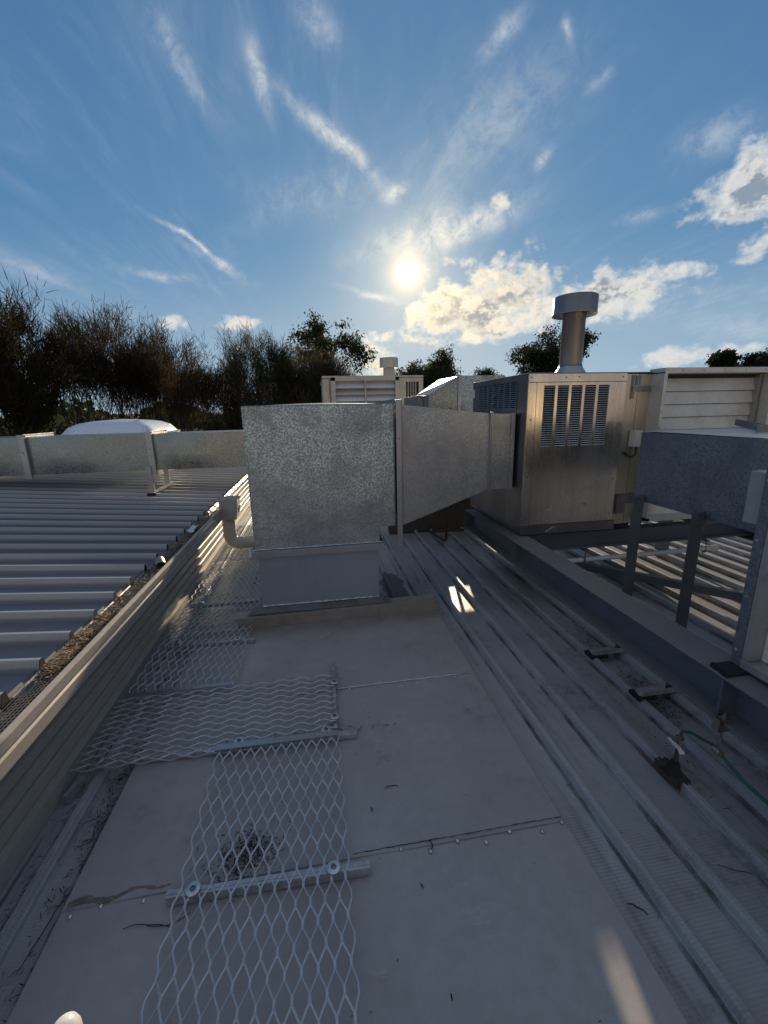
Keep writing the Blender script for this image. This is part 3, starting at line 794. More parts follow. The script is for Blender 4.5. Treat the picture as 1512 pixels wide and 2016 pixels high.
# hinge section between the door and the louvre hood
skin(UX1 + .002, 2.585, .70, 1.938, UY0 + .004, 'stainless_warm', 'hinge_panel')
skin(2.592, 2.70, .70, 1.938, UY0 + .010, 'stainless_warm', 'hinge_panel')
MB().box(2.584, 2.593, UY0 + .010, UY0 + .016, .70, 1.94).build('door_gap', 'dark_void', t)
mb = MB(); mb.box(2.535, 2.69, UY0 - .006, UY0 + .003, 1.80, 1.845); mb.tube([(2.535, UY0 - .012, 1.745), (2.535, UY0 - .012, 1.93)], .008, 10); mb.box(2.56, 2.60, UY0 - .004, UY0 + .003, 1.85, 1.925)
mb.build('hinge', 'stainless_shaded', t)
mb = MB(); mb.box(2.50, 2.66, UY0 - .010, UY0 + .003, .88, .965); mb.box(2.50, 2.56, UY0 - .022, UY0 - .010, .80, .955); mb.tube([(2.498, UY0 - .014, .79), (2.498, UY0 - .014, .96)], .008, 10)
mb.build('hinge', 'stainless_shaded', t)
# side skin with louvres
sy0, sy1, sz0, sz1 = 3.37, 4.175, 1.684, 1.898
mb = MB(); X = UX0
mb.box(X, X + .012, UY0 + .012, sy0, .657, 1.945); mb.box(X, X + .012, sy1, UY1, .657, 1.945); mb.box(X, X + .012, sy0, sy1, .657, sz0); mb.box(X, X + .012, sy0, sy1, sz1, 1.945)
sd = mb.build('side_panel', 'stainless_shaded', t)
MB().box(X + .013, X + .019, sy0 - .02, sy1 + .02, sz0 - .02, sz1 + .02).build('louvre_backing', 'dark_void', sd)
louvre_grid(sd, (X, 0, 0), (0, -1, 0), (-1, 0, 0), -sy1, -sy0, sz0, sz1, 7, 13, .030, .5, 'stainless_shaded')
mb = MB(); mb.box(X - .004, X, UY0 + .01, UY0 + .16, .68, 1.94); mb.box(X - .005, X, UY0, UY1, 1.905, 1.947); mb.box(X - .004, X, 3.30, 4.24, 1.905, 1.909)
mb.box(X - .006, X, 3.33, 3.345, 1.66, 1.92); mb.build('side_trim', 'stainless_shaded', sd)
MB().box(X - .006, X - .0045, 4.26, 4.36, 1.80, 1.88).build('data_plate', 'sticker', sd)
for (y, z, r) in ((3.66, 1.855, 1), (3.80, 1.735, 1), (3.80, 1.795, .6)): MB().box(X - .010, X - .002, y - .04 * r, y + .04 * r, z - .003, z + .003).build('bent_louvre', 'galv_bright', sd)
# handles: small bent tabs
for x, z in ((1.862, .872), (2.205, .888)):
    mb = MB(); mb.bar((x - .012, UY0, z), (x + .022, UY0 - .030, z - .012), .026, .004); mb.box(x - .014, x + .016, UY0 - .003, UY0, z - .012, z + .026)
    mb.build('handle', 'galv_bright', door)
mb = MB(); mb.tube([(1.86, UY0 - .006, .675), (1.93, UY0 - .008, .715), (1.955, UY0 - .008, .712), (1.93, UY0 - .008, .695)], .004, 6); mb.build('wire_loop', 'galv_bright', door)
# louvre hood, right part of the unit
HX0, HX1, HY0, HZ0, HZ1 = 2.70, 3.735, 3.03, .74, 1.972
hd = MB()
hd.box(HX0, HX0 + .028, HY0, HY0 + .16, HZ0, HZ1 - .03); hd.box(HX1 - .028, HX1, HY0, HY0 + .16, HZ0, HZ1 - .03)
hd.box(HX0, HX1, HY0 - .004, HY0 + .16, HZ1 - .042, HZ1); hd.box(HX0, HX1, HY0, HY0 + .16, HZ0, HZ0 + .03)
hood = hd.build('louvre_hood', 'louvre_cream', t, bevel=.002)
mb = MB(); n = 11
for i in range(n):
    z0 = HZ0 + .03 + i * (HZ1 - HZ0 - .10) / n; z1 = z0 + (HZ1 - HZ0 - .10) / n
    mb.hexa([(HX0 + .03, HY0 + .118, z0), (HX1 - .06, HY0 + .118, z0), (HX1 - .06, HY0 + .14, z0), (HX0 + .03, HY0 + .14, z0), (HX0 + .03, HY0 + .136, z1 - .004), (HX1 - .06, HY0 + .136, z1 - .004), (HX1 - .06, HY0 + .14, z1 - .004), (HX0 + .03, HY0 + .14, z1 - .004)])
mb.build('louvre_blades', 'louvre_cream', hood)
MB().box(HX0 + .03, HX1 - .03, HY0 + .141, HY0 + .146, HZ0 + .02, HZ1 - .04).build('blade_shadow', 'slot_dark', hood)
MB().box(HX1 - .062, HX1 - .04, HY0 + .09, HY0 + .139, HZ0 + .03, HZ1 - .05).build('side_channel', 'galv_bright', hood)
mb = MB()
for i in range(9): mb.lathe((HX0 + .014, HY0 - .001, HZ0 + .12 + i * .13), [(.006, -.004), (.006, .004)], 8)
for i in range(5): mb.tube([(HX0 + .15 + i * .19, HY0 - .003, HZ1 - .02), (HX0 + .15 + i * .19, HY0 - .008, HZ1 - .02)], .006, 8)
mb.build('rivet', 'galv_bright', hood)
# flue
FX, FY = 2.13, 3.40
fl = MB().lathe((FX, FY, UZ1), [(.132, -.004), (.128, .004), (.091, .066), (.088, .070)], 36).build('flue_flashing', 'galv_bright', t, smooth=True)
fp = MB().lathe((FX, FY, UZ1), [(.088, .05), (.088, .425), (.0895, .427), (.0895, .53)], 40).build('flue_pipe', 'stainless_flue', t, smooth=True)
MB().lathe((FX, FY, UZ1), [(.0905, .064), (.0925, .068), (.0925, .076), (.0905, .080)], 40).build('band', 'bolt_metal', fp, smooth=True)
mb = MB()
for a in (-100, -62): mb.lathe((FX + .091 * math.cos(R(a)), FY + .091 * math.sin(R(a)), UZ1 + .432), [(.006, 0), (.007, .004), (.006, .010)], 8)
mb.build('rivet', 'bolt_metal', fp)
mb = MB(); mb.lathe((FX, FY, UZ1), [(.110, .470), (.164, .464), (.170, .458), (.1715, .464), (.168, .473), (.168, .592), (.164, .597), (.02, .612)], 48)
mb.build('flue_cap', 'stainless_flue', fp, smooth=True)
# control box with lead
mb = MB(); mb.box(2.548, 2.615, UY0 - .075, UY0 - .002, 1.365, 1.495); cb = mb.build('control_box', 'pvc_cream', t, bevel=.004)
MB().tube([(2.60, UY0 - .035, 1.366), (2.605, UY0 - .03, 1.30), (2.575, UY0 - .02, 1.275), (2.535, UY0 - .012, 1.30), (2.52, UY0 - .006, 1.315)], [.006, .006, .006, .007, .013], 8).build('power_lead', 'rubber', cb, smooth=True)

# ------------------------------------------------------------------ steel frame under the units
def ibeam(mb, p0, p1, w, h, tf=.010, tw=.008):   # axis aligned X or Y, p = top centre
    (x0, y0, z), (x1, y1, _) = p0, p1
    if abs(x1 - x0) < 1e-6:
        mb.box(x0 - w / 2, x0 + w / 2, y0, y1, z - tf, z); mb.box(x0 - w / 2, x0 + w / 2, y0, y1, z - h, z - h + tf); mb.box(x0 - tw / 2, x0 + tw / 2, y0, y1, z - h + tf, z - tf)
    else:
        mb.box(x0, x1, y0 - w / 2, y0 + w / 2, z - tf, z); mb.box(x0, x1, y0 - w / 2, y0 + w / 2, z - h, z - h + tf); mb.box(x0, x1, y0 - tw / 2, y0 + tw / 2, z - h + tf, z - tf)
t = thing('steel_frame', 'dark galvanised steel beam frame carrying the cooler units above the roof', 'steel frame', (2.5, 2.5, 0))
mb = MB(); ibeam(mb, (1.62, -1.2, .648), (1.62, 4.19, .648), .178, .195); mb.box(1.535, 1.705, 4.19, 4.198, .453, .648)
bm_ = mb.build('main_beam', 'galv_steel', t, bevel=.0025)
for y in (3.075, 1.235, -.4):
    MB().box(1.536, 1.615, y - .004, y + .004, .464, .637).build('stiffener', 'galv_steel', bm_)
mb = MB(); ibeam(mb, (1.71, 3.235, .640), (4.6, 3.235, .640), .11, .150); mb.build('cross_beam', 'galv_steel', t, bevel=.002)
mb = MB(); ibeam(mb, (1.71, 4.30, .640), (4.6, 4.30, .640), .11, .150); mb.build('cross_beam', 'galv_steel', t, bevel=.002)
mb = MB(); ibeam(mb, (4.0, -1.2, .648), (4.0, 4.6, .648), .178, .195); mb.build('main_beam', 'galv_steel', t, bevel=.002)
mb = MB(); ibeam(mb, (1.71, .2, .640), (4.0, .2, .640), .11, .150); mb.build('cross_beam', 'galv_steel', t, bevel=.002)
mb = MB(); mb.bar((2.35, 3.75, .165), (3.55, 2.45, .165), .06, .07); mb.build('diagonal_brace', 'galv_steel', t, bevel=.002)
for x, y in ((1.62, .1), (4.0, 4.2), (4.0, .3), (4.0, 2.2)):
    mb = MB(); mb.box(x - .05, x + .05, y - .05, y + .05, .0, .452); mb.box(x - .09, x + .09, y - .09, y + .09, -.002, .010)
    mb.build('stub_leg', 'galv_steel', t, bevel=.002)
# clamp hanging on the main beam
mb = MB(); mb.box(1.515, 1.56, 1.195, 1.225, .425, .455); mb.box(1.515, 1.56, 1.195, 1.225, .466, .480); mb.box(1.510, 1.518, 1.195, 1.225, .425, .480)
mb.tube([(1.545, 1.21, .50), (1.545, 1.21, .31)], .005, 8); mb.lathe((1.545, 1.21, .480), [(.011, 0), (.011, .010)], 6); mb.tube([(1.545, 1.195, .318), (1.545, 1.225, .318)], .016, 10)
o = mb.build('beam_clamp', 'brass', t)
o = MB().box(1.545, 1.64, 1.225, 1.305, .649, .662); 
for i in range(6): o.box(1.538 + i * .002, 1.548 + i * .002, 1.225 + i * .014, 1.233 + i * .014, .650, .668)
o = o.build('rubber_pad', 'rubber'); tag(o, 'black ribbed rubber pad squeezed between the beam and the right cooler', 'rubber pad')

# second unit at the right edge
X0 = 1.632
t = thing('cooler_unit', 'pale metal cooler unit cut off by the right edge, its louvres facing the walkway', 'cooler', (2.4, .3, .66))
mb = MB(); mb.box(X0 + .085, 3.2, -1.0, 1.28, .662, 2.0); mb.box(X0 + .004, 3.2, -1.0, 1.28, 1.90, 2.02); mb.build('cabinet', 'bounce_cream', t)
mb = MB(); mb.box(X0, X0 + .10, 1.262, 1.300, .664, 2.0); mb.build('corner_post', 'galv_dark', t, bevel=.002)
mb = MB(); mb.box(X0 + .003, X0 + .085, 1.236, 1.2605, .70, 1.9); mb.build('jamb', 'grey_metal', t, bevel=.001)
mb = MB(); mb.box(X0, X0 + .088, -.98, 1.2605, .664, .698); mb.box(X0 + .088, X0 + .10, -.98, 1.236, .66, .72); mb.build('sill', 'grey_metal', t, bevel=.002)
mb = MB(); mb.box(X0 + .066, X0 + .088, 1.19, 1.235, .70, 1.9); mb.build('pad_frame', 'pvc_white', t, bevel=.002)
mb = MB()
for i in range(11):
    z0 = .70 + i * .11
    mb.hexa([(X0 + .062, -.95, z0), (X0 + .084, -.95, z0), (X0 + .084, 1.188, z0), (X0 + .062, 1.188, z0), (X0 + .078, -.95, z0 + .104), (X0 + .084, -.95, z0 + .104), (X0 + .084, 1.188, z0 + .104), (X0 + .078, 1.188, z0 + .104)])
    mb.tube([(X0 + .064, -.95, z0 + .002), (X0 + .064, 1.20, z0 + .002)], .006, 8)
mb.build('louvre_blades', 'louvre_cream', t)
for z in (.73, .96, 1.19, 1.42): MB().tube([(X0 + .001, 1.283, z), (X0 - .004, 1.283, z)], .006, 8).build('screw', 'washer_metal', t)
mb = MB(); mb.box(X0 + .035, X0 + .20, 1.304, 1.385, 1.235, 1.440); bx_ = mb.build('isolator_box', 'grey_enclosure', t, bevel=.004)
mb = MB(); mb.lathe((X0 + .06, 1.37, 1.440), [(.006, 0), (.006, .004)], 8); mb.build('screw', 'washer_metal', bx_)

# right duct on angle legs
t = thing('air_duct', 'blue grey galvanised duct on two angle legs beside the stainless unit', 'duct', (2.6, 1.9, 0))
mb = MB(); mb.hexa([(2.09, 1.33, 1.075), (3.3, 1.33, 1.075), (3.3, 2.475, 1.082), (2.09, 2.475, 1.082), (2.09, 1.33, 1.530), (3.3, 1.33, 1.530), (3.3, 2.475, 1.524), (2.09, 2.475, 1.524)])
d = mb.build('duct_body', 'galv_dark', t, bevel=.002)
mb = MB()
for j in range(9):
    for q in range(15):
        u, v = q / 14, j / 8; e = math.sin(math.pi * u) * math.sin(math.pi * v)
        mb.V.append((2.0885 - .005 * e * (math.sin(5 * u + 2) + .7), 1.34 + 1.13 * u, 1.084 + .438 * v))
for j in range(8):
    for q in range(14): a_ = j * 15 + q; mb.F.append((a_, a_ + 15, a_ + 16, a_ + 1))
mb.build('side_sheet', 'galv_dark', d, smooth=True)
mb = MB(); mb.box(2.10, 3.29, 1.34, 2.465, 1.5305, 1.533); mb.build('top_sheet', 'louvre_cream', d)  # pale cream top stands in for sunlit galvanised sheet
mb = MB(); mb.box(2.42, 3.1, 2.02, 2.024, 1.5335, 1.575); mb.box(2.42, 3.1, 2.024, 2.06, 1.571, 1.575); mb.bar((2.47, 2.02, 1.555), (3.15, 2.80, 1.555), .004, .045); mb.build('stiffener_angle', 'galv_steel', t)
for yc in (2.375, 1.935):
    mb = MB(); mb.box(2.000, 2.076, yc - .004, yc, -.03, 1.125); mb.box(2.076, 2.0805, yc - .004, yc + .062, -.03, 1.125)
    lg = mb.build('leg', 'galv_steel', t, bevel=.0015)
    mb = MB()
    for z in (1.11, 1.05): mb.tube([(2.045, yc - .004, z), (2.045, yc - .013, z)], .009, 6)
    mb.build('bolt', 'bolt_metal', lg)
    mb = MB(); mb.prism([(1.815, yc - .015), (1.83, yc + .045), (2.10, yc + .055), (2.10, yc - .025), (1.83, yc - .025)], 'Z', .012, .016); mb.box(1.83, 2.10, yc - .028, yc - .024, .012, .048)
    ft = mb.build('foot_plate', 'aluminium', t, bevel=.001)
    MB().box(1.80, 1.92, yc - .04, yc + .05, -.012, .0115).build('rubber_pad', 'rubber', ft)

# white drain pipe hung under the cross beam
t = thing('drain_pipe', 'thin white plastic pipe hung on clips below the cross beam', 'pipe', (2.8, 3.2, .38))
MB().tube([(1.9, 3.17, .385), (3.57, 3.17, .402)], .021, 14).build('pipe', 'pvc_white', t, smooth=True)
MB().tube([(3.52, 3.17, .4015), (3.60, 3.17, .4025)], .026, 14).build('end_cap', 'pvc_white', t, smooth=True)
for x in (2.255, 3.46):
    mb = MB(); mb.box(x - .004, x + .004, 3.15, 3.154, .40, .49); mb.box(x - .02, x + .02, 3.14, 3.20, .478, .4895); mb.tube([(x - .008, 3.17, .388), (x + .008, 3.17, .388)], .026, 12)
    mb.build('pipe_clip', 'bolt_metal', t)

# brown copper pipe under the tapered branch
o = MB().tube([(1.585, 5.0, 1.0), (1.585, 5.0, .06), (1.56, 5.02, .045), (1.52, 5.28, .045), (1.50, 5.42, .05), (1.52, 5.44, .05), (1.98, 5.42, .05)], .018, 10)
o.tube([(1.70, 5.43, .05), (1.70, 5.43, .13)], .015, 8)
o = o.build('water_pipe', 'brown_pipe', smooth=True); tag(o, 'rusty brown pipe dropping below the tapered branch and elbowing along the roof', 'pipe')

# brass tap rising through the rib, with a green hose
t = thing('roof_tap', 'small metal tap rising from a black rubber boot in a rusty roof rib', 'tap', (1.585, 1.42, 0))
MB().lathe((1.585, 1.42, 0), [(.040, .0), (.036, .012), (.026, .022), (.023, .045), (.019, .05), (.018, .06)], 20).build('rubber_boot', 'rubber', t, smooth=True)
MB().tube([(1.585, 1.42, .03), (1.607, 1.435, .135)], .010, 10).build('riser', 'brown_pipe', t, smooth=True)
mb = MB(); mb.tube([(1.607, 1.435, .13), (1.617, 1.443, .175)], [.016, .014], 10); mb.tube([(1.607, 1.435, .150), (1.580, 1.425, .155)], .009, 8); mb.lathe((1.612, 1.44, .165), [(.018, 0), (.018, .012)], 6)
vb = mb.build('valve_body', 'brass', t, smooth=True)
mb = MB(); mb.bar((1.575, 1.395, .152), (1.565, 1.425, .162), .02, .004); mb.bar((1.565, 1.425, .162), (1.560, 1.450, .172), .014, .004); mb.bar((1.575, 1.395, .152), (1.572, 1.380, .140), .022, .004)
mb.build('lever_handle', 'white_plastic', vb)
o = MB(); rnd = random.Random(3)
o.prism([(1.535, -.03), (1.545, .006), (1.632, .006), (1.64, -.03)], 'Y', 1.33, 1.52)
mb = MB()
for i in range(70):
    sg = rnd.choice((-1, 1)); x = 1.585 + sg * rnd.uniform(.018, .032); y = rnd.uniform(1.355, 1.50); s_ = rnd.uniform(.003, .009)
    if rnd.random() < .3: x = 1.585 + rnd.uniform(-.03, .03); y = rnd.choice((1.36, 1.495)) + rnd.uniform(-.012, .012)
    s_ *= .8
    mb.hexa([(x - s_, y - s_, -.03), (x + s_, y - s_ * .6, -.03), (x + s_, y + s_, -.03), (x - s_ * .7, y + s_, -.03), (x - s_ * .6, y - s_ * .5, .004 + s_ * .5), (x + s_ * .7, y - s_ * .5, .006 + s_ * .3), (x + s_ * .6, y + s_ * .8, .003), (x - s_ * .5, y + s_ * .6, .005 + s_ * .4)])
mb.box(1.552, 1.622, 1.36, 1.495, -.028, .0035)
mb.build('rusty_cutout', 'rust', t)
o = MB().tube([(1.617, 1.443, .175), (1.625, 1.445, .20), (1.640, 1.42, .215), (1.625, 1.34, .245), (1.585, 1.26, .295), (1.552, 1.214, .314), (1.552, 1.17, .30), (1.572, 1.11, .262), (1.60, 1.02, .232), (1.63, .9, .20), (1.66, .6, .15), (1.62, .2, .0)], .0068, 10)
o = o.build('garden_hose', 'hose_green', smooth=True); tag(o, 'thin green hose running from the tap along under the beam', 'hose')

# ------------------------------------------------------------------ units farther back
t = thing('cooler_unit', 'cream cooler unit far behind the big duct with a small capped flue', 'cooler', (1.1, 9, 0))
FYY = 8.0
mb = MB(); mb.box(.20, 2.03, FYY + .02, 10.2, .55, 2.30); mb.box(.18, 2.05, FYY - .01, 10.22, 2.28, 2.315); mb.build('cabinet', 'far_cream', t, bevel=.004)
mb = MB(); mb.box(.18, .30, FYY - .03, FYY + .02, .55, 2.24); mb.box(.33, .41, FYY - .10, FYY + .02, .55, 2.285); mb.box(1.50, 1.57, FYY - .10, FYY + .02, .55, 2.285); mb.box(.33, 1.57, FYY - .10, FYY + .02, 2.22, 2.29); mb.box(.935, .965, FYY - .08, FYY - .02, .6, 2.22)
mb.build('louvre_hood', 'far_cream', t, bevel=.003)
for i in range(14):
    z0 = .62 + i * .1135
    MB().hexa([(.412, FYY - .075, z0), (1.498, FYY - .075, z0), (1.498, FYY - .05, z0), (.412, FYY - .05, z0), (.412, FYY + .01, z0 + .10), (1.498, FYY + .01, z0 + .10), (1.498, FYY + .018, z0 + .10), (.412, FYY + .018, z0 + .10)]).build('louvre_blade', 'dome_white' if i % 2 else 'louvre_cream', t)
mb = MB(); mb.box(1.58, 1.70, FYY - .03, FYY + .018, .55, 2.27); mb.box(1.94, 2.04, FYY - .03, FYY + .018, .55, 2.27)
for i in range(6): x = 1.70 + i * .048; mb.box(x, x + .014, FYY - .03, FYY + .018, .55, 2.22)
mb.box(1.58, 2.04, FYY - .032, FYY + .018, 2.20, 2.27)
mb.build('slotted_panel', 'far_cream', t)
MB().box(1.70, 1.94, FYY + .0, FYY + .0185, .6, 2.2).build('slot_backing', 'brown_curb', t)
MB().lathe((1.50, 8.55, 2.31), [(.14, 0), (.112, .06), (.112, .20)], 24).build('flue_pipe', 'far_cream', t, smooth=True)
MB().lathe((1.50, 8.55, 2.31), [(.10, .185), (.178, .182), (.18, .19), (.18, .365), (.175, .37), (.02, .375)], 28).build('flue_cap', 'far_cream', t, smooth=True)
for x in (.35, 1.9):
    for y in (8.2, 10): MB().box(x - .05, x + .05, y - .05, y + .05, -.04, .552).build('stub_leg', 'galv_steel', t)

# sloped hood duct behind the tapered branch
HYa, HYb = 5.25, 6.1
t = thing('air_duct', 'pale galvanised duct hood with a sloping lit top behind the tapered branch', 'duct', (1.7, 5.7, 0))
mb = MB(); mb.prism([(1.415, .77), (1.772, .77), (1.772, 1.62), (1.79, 1.62), (1.79, 2.08), (1.415, 1.863)], 'Y', HYa, HYb); mb.prism([(1.345, .77), (1.413, .77), (1.413, 1.862), (1.345, 1.872)], 'Y', HYa + .25, HYb + .3)  # hidden lower body is cut to shape the sun streak
mb.build('sloped_hood', 'galv_left', t, bevel=.003)
mb = MB(); mb.hexa([(1.33, HYa + .25, 1.876), (1.415, HYa - .01, 1.866), (1.80, HYa - .01, 2.088), (1.80, HYb, 2.10), (1.33, HYa + .25, 1.884), (1.415, HYa - .01, 1.874), (1.80, HYa - .01, 2.096), (1.80, HYb, 2.108)])
mb.build('top_sheet', 'louvre_cream', t)  # cream laid over the galvanised slope, painting it sunlit
mb = MB(); mb.box(1.79, 1.83, HYa - .015, HYb + .1, 1.60, 2.105); mb.build('joint_flange', 'galv_bright', t)
MB().box(1.832, 2.4, HYa, HYb, 1.62, 2.095).build('straight_length', 'galv_box', t, bevel=.002)
MB().box(1.745, 2.9, HYa + .1, HYb, .77, 1.315).build('sun_block', 'brown_curb', t)  # hidden block added to shape the gap the sun passes through
t = thing('cooler_unit', 'metal cooler cabinet hidden behind the flue unit', 'cooler', (3.3, 6, .5))
MB().box(2.42, 3.6, 5.15, 6.6, .5, 1.93).build('cabinet', 'stainless_shaded', t)
# low brown curb under the tapered branch, raised ends added to trim sunlight
o = MB().box(.98, 2.3, 5.75, 5.9, -.04, .52); o.box(.98, 1.675, 5.751, 5.899, .52, .82); o.box(1.915, 2.3, 5.751, 5.899, .52, .82); o = o.build('roof_curb', 'brown_curb', bevel=.004); tag(o, 'low brown curb in shadow on the ribbed roof beyond the big duct, ends raised to trim sunlight', 'curb')

# grey ribbed parapet wall far right
mb = MB(); pr_ = []
for i in range(28): pr_ += [(-.02 if i % 2 else 0, 1.0 + i * .03), (-.02 if i % 2 else 0, 1.0 + i * .03 + .024)]
o = MB().extrude([(13.3 + a, b) for a, b in pr_], 'Y', 7.5, 14, 1); o.box(13.31, 13.4, 7.5, 14, -4.6, 1.86)
o = o.build('parapet_wall', 'dome_white'); tag(o, 'pale grey ribbed parapet wall at the far right edge', 'wall')

# white capped post at the bottom edge
t = thing('vent_post', 'white round capped post tip at the bottom left edge', 'post', (-.336, .402, 0))
MB().tube([(-.336, .402, .0), (-.336, .402, .965)], .0145, 18).build('post', 'pvc_white', t, smooth=True)
MB().lathe((-.336, .402, .960), [(.0165, 0), (.0165, .026), (.0145, .034), (.010, .040), (.003, .043)], 24).build('cap', 'white_plastic', t, smooth=True)

# ------------------------------------------------------------------ twigs and litter
rnd = random.Random(21)
def twig(x, y, z, l, ang, curl, label, r=.0022):
    pts = []; a = ang
    px, py = x, y; n = 9
    for i in range(n):
        pts.append((px, py, z + r + .004 * math.sin(i * .8) ** 2)); px += math.cos(a) * l / n; py += math.sin(a) * l / n; a += curl / n + rnd.uniform(-.12, .12)
    o = MB().tube(pts, [r * (.5 + .5 * math.sin(math.pi * (i + .6) / n)) for i in range(n)], 6).build('twig', 'twig', smooth=True)
    tag(o, label, 'twig', 'dark twigs fallen on the roof')
twig(.22, 1.565, .014, .075, .35, -.9, 'curved dark twig on the middle sheet above the long seam')
twig(.148, 1.46, .014, .022, 1.4, 1.2, 'tiny bent black bark flake on the middle sheet left of the curved twig', .003)
twig(.345, 1.262, .010, .07, -.1, 3.6, 'hooked black twig beside the rivets on the near seam')
twig(.285, 1.150, .008, .02, -.9, -.6, 'short dark twig on the nearest sheet below the hooked twig')
twig(1.005, .990, -.040, .075, -.35, -.7, 'wavy black twig in the first pan right of the sheets', .0028)
twig(.115, 1.93, .014, .08, .5, .5, 'thin grey twig poking from the right end of the bar between the nearest meshes', .0014)
twig(1.36, 1.30, -.040, .03, -.8, .3, 'small black twig in the second pan right of the sheets')
twig(1.44, 1.05, -.040, .13, -.75, .4, 'long thin twig lying in the pan near the tap', .0016)
twig(-.74, 1.19, .008, .19, .15, -.5, 'long grass-like twig caught under the left end of the foreground bar', .0016)
twig(-.66, 1.185, .008, .16, -.35, .8, 'looping thin twig below the left end of the foreground bar', .0013)
twig(.30, .828, .008, .018, 1.2, .3, 'tiny dark speck of bark on the nearest sheet')
twig(1.33, 2.10, -.040, .10, -.9, .3, 'dark twig in the second pan halfway along the roof')
twig(-1.02, 1.35, -.040, .24, 1.1, .9, 'long curved twig in the left pan beside the sheet edge', .0018)
twig(-1.03, 1.60, -.040, .22, 1.5, -1.0, 'arched twig in the left pan below the crosswise mesh', .0018)
twig(-1.05, 1.15, -.040, .26, 1.35, .2, 'straight twig in the left pan near the bottom of the roof', .0018)
mb = MB()
def litter(cx, cy, sx, sy, n, z=-.043, ln=(.01, .05)):
    for i in range(n):
        x = rnd.gauss(cx, sx); y = rnd.gauss(cy, sy)
        shred(mb, x, y, z + rnd.uniform(.002, .012), rnd.uniform(*ln), rnd.uniform(.0008, .0022), rnd, .15)
litter(-1.03, 1.80, .035, .14, 260); litter(-1.03, 1.4, .03, .3, 160); litter(-1.19, 1.3, .02, .5, 120); litter(-1.08, 2.6, .06, .5, 300); litter(-1.15, 4, .06, .8, 300)
litter(2.0, 2.66, .06, .16, 330); litter(1.95, 2.12, .07, .06, 220); litter(1.92, 1.86, .05, .07, 240); litter(1.71, 2.0, .03, 1.1, 140); litter(2.45, 2.4, .12, .4, 260); litter(2.7, 2.9, .12, .5, 260); litter(3.2, 2.9, .3, .6, 260)
litter(1.0, 3.6, .03, .4, 60); litter(1.2, 4.6, .1, .6, 90); litter(1.5, 4.4, .1, .7, 90); litter(.72, 4.6, .04, .5, 60)
litter(-.36, 1.37, .06, .05, 420, .012, (.006, .03)); litter(-.34, 1.39, .05, .035, 130, .012, (.006, .022)); litter(-.40, 1.33, .03, .05, 110, .012, (.006, .02)); litter(-.10, 1.97, .2, .03, 60, .012); litter(.0, 1.95, .3, .02, 40, .012)
for k in range(90):  # specks along the ribs
    x = rnd.choice(RIBS[2:9]) + rnd.choice((-.038, .038)); y = rnd.uniform(.3, 4.5); shred(mb, x, y, -.040, rnd.uniform(.008, .05), .0012, rnd, .05)
for k in range(46): shred(mb, rnd.uniform(-.9, .9), rnd.uniform(.3, 3.1), .0175, rnd.uniform(.004, .014), .0016, rnd, .03)
o = mb.build('roof_leaf_litter', 'litter_dark', fixn=False); o['kind'] = 'stuff'; o['label'] = 'dark needles and bark litter scattered in the roof pans'; o['category'] = 'leaf litter'

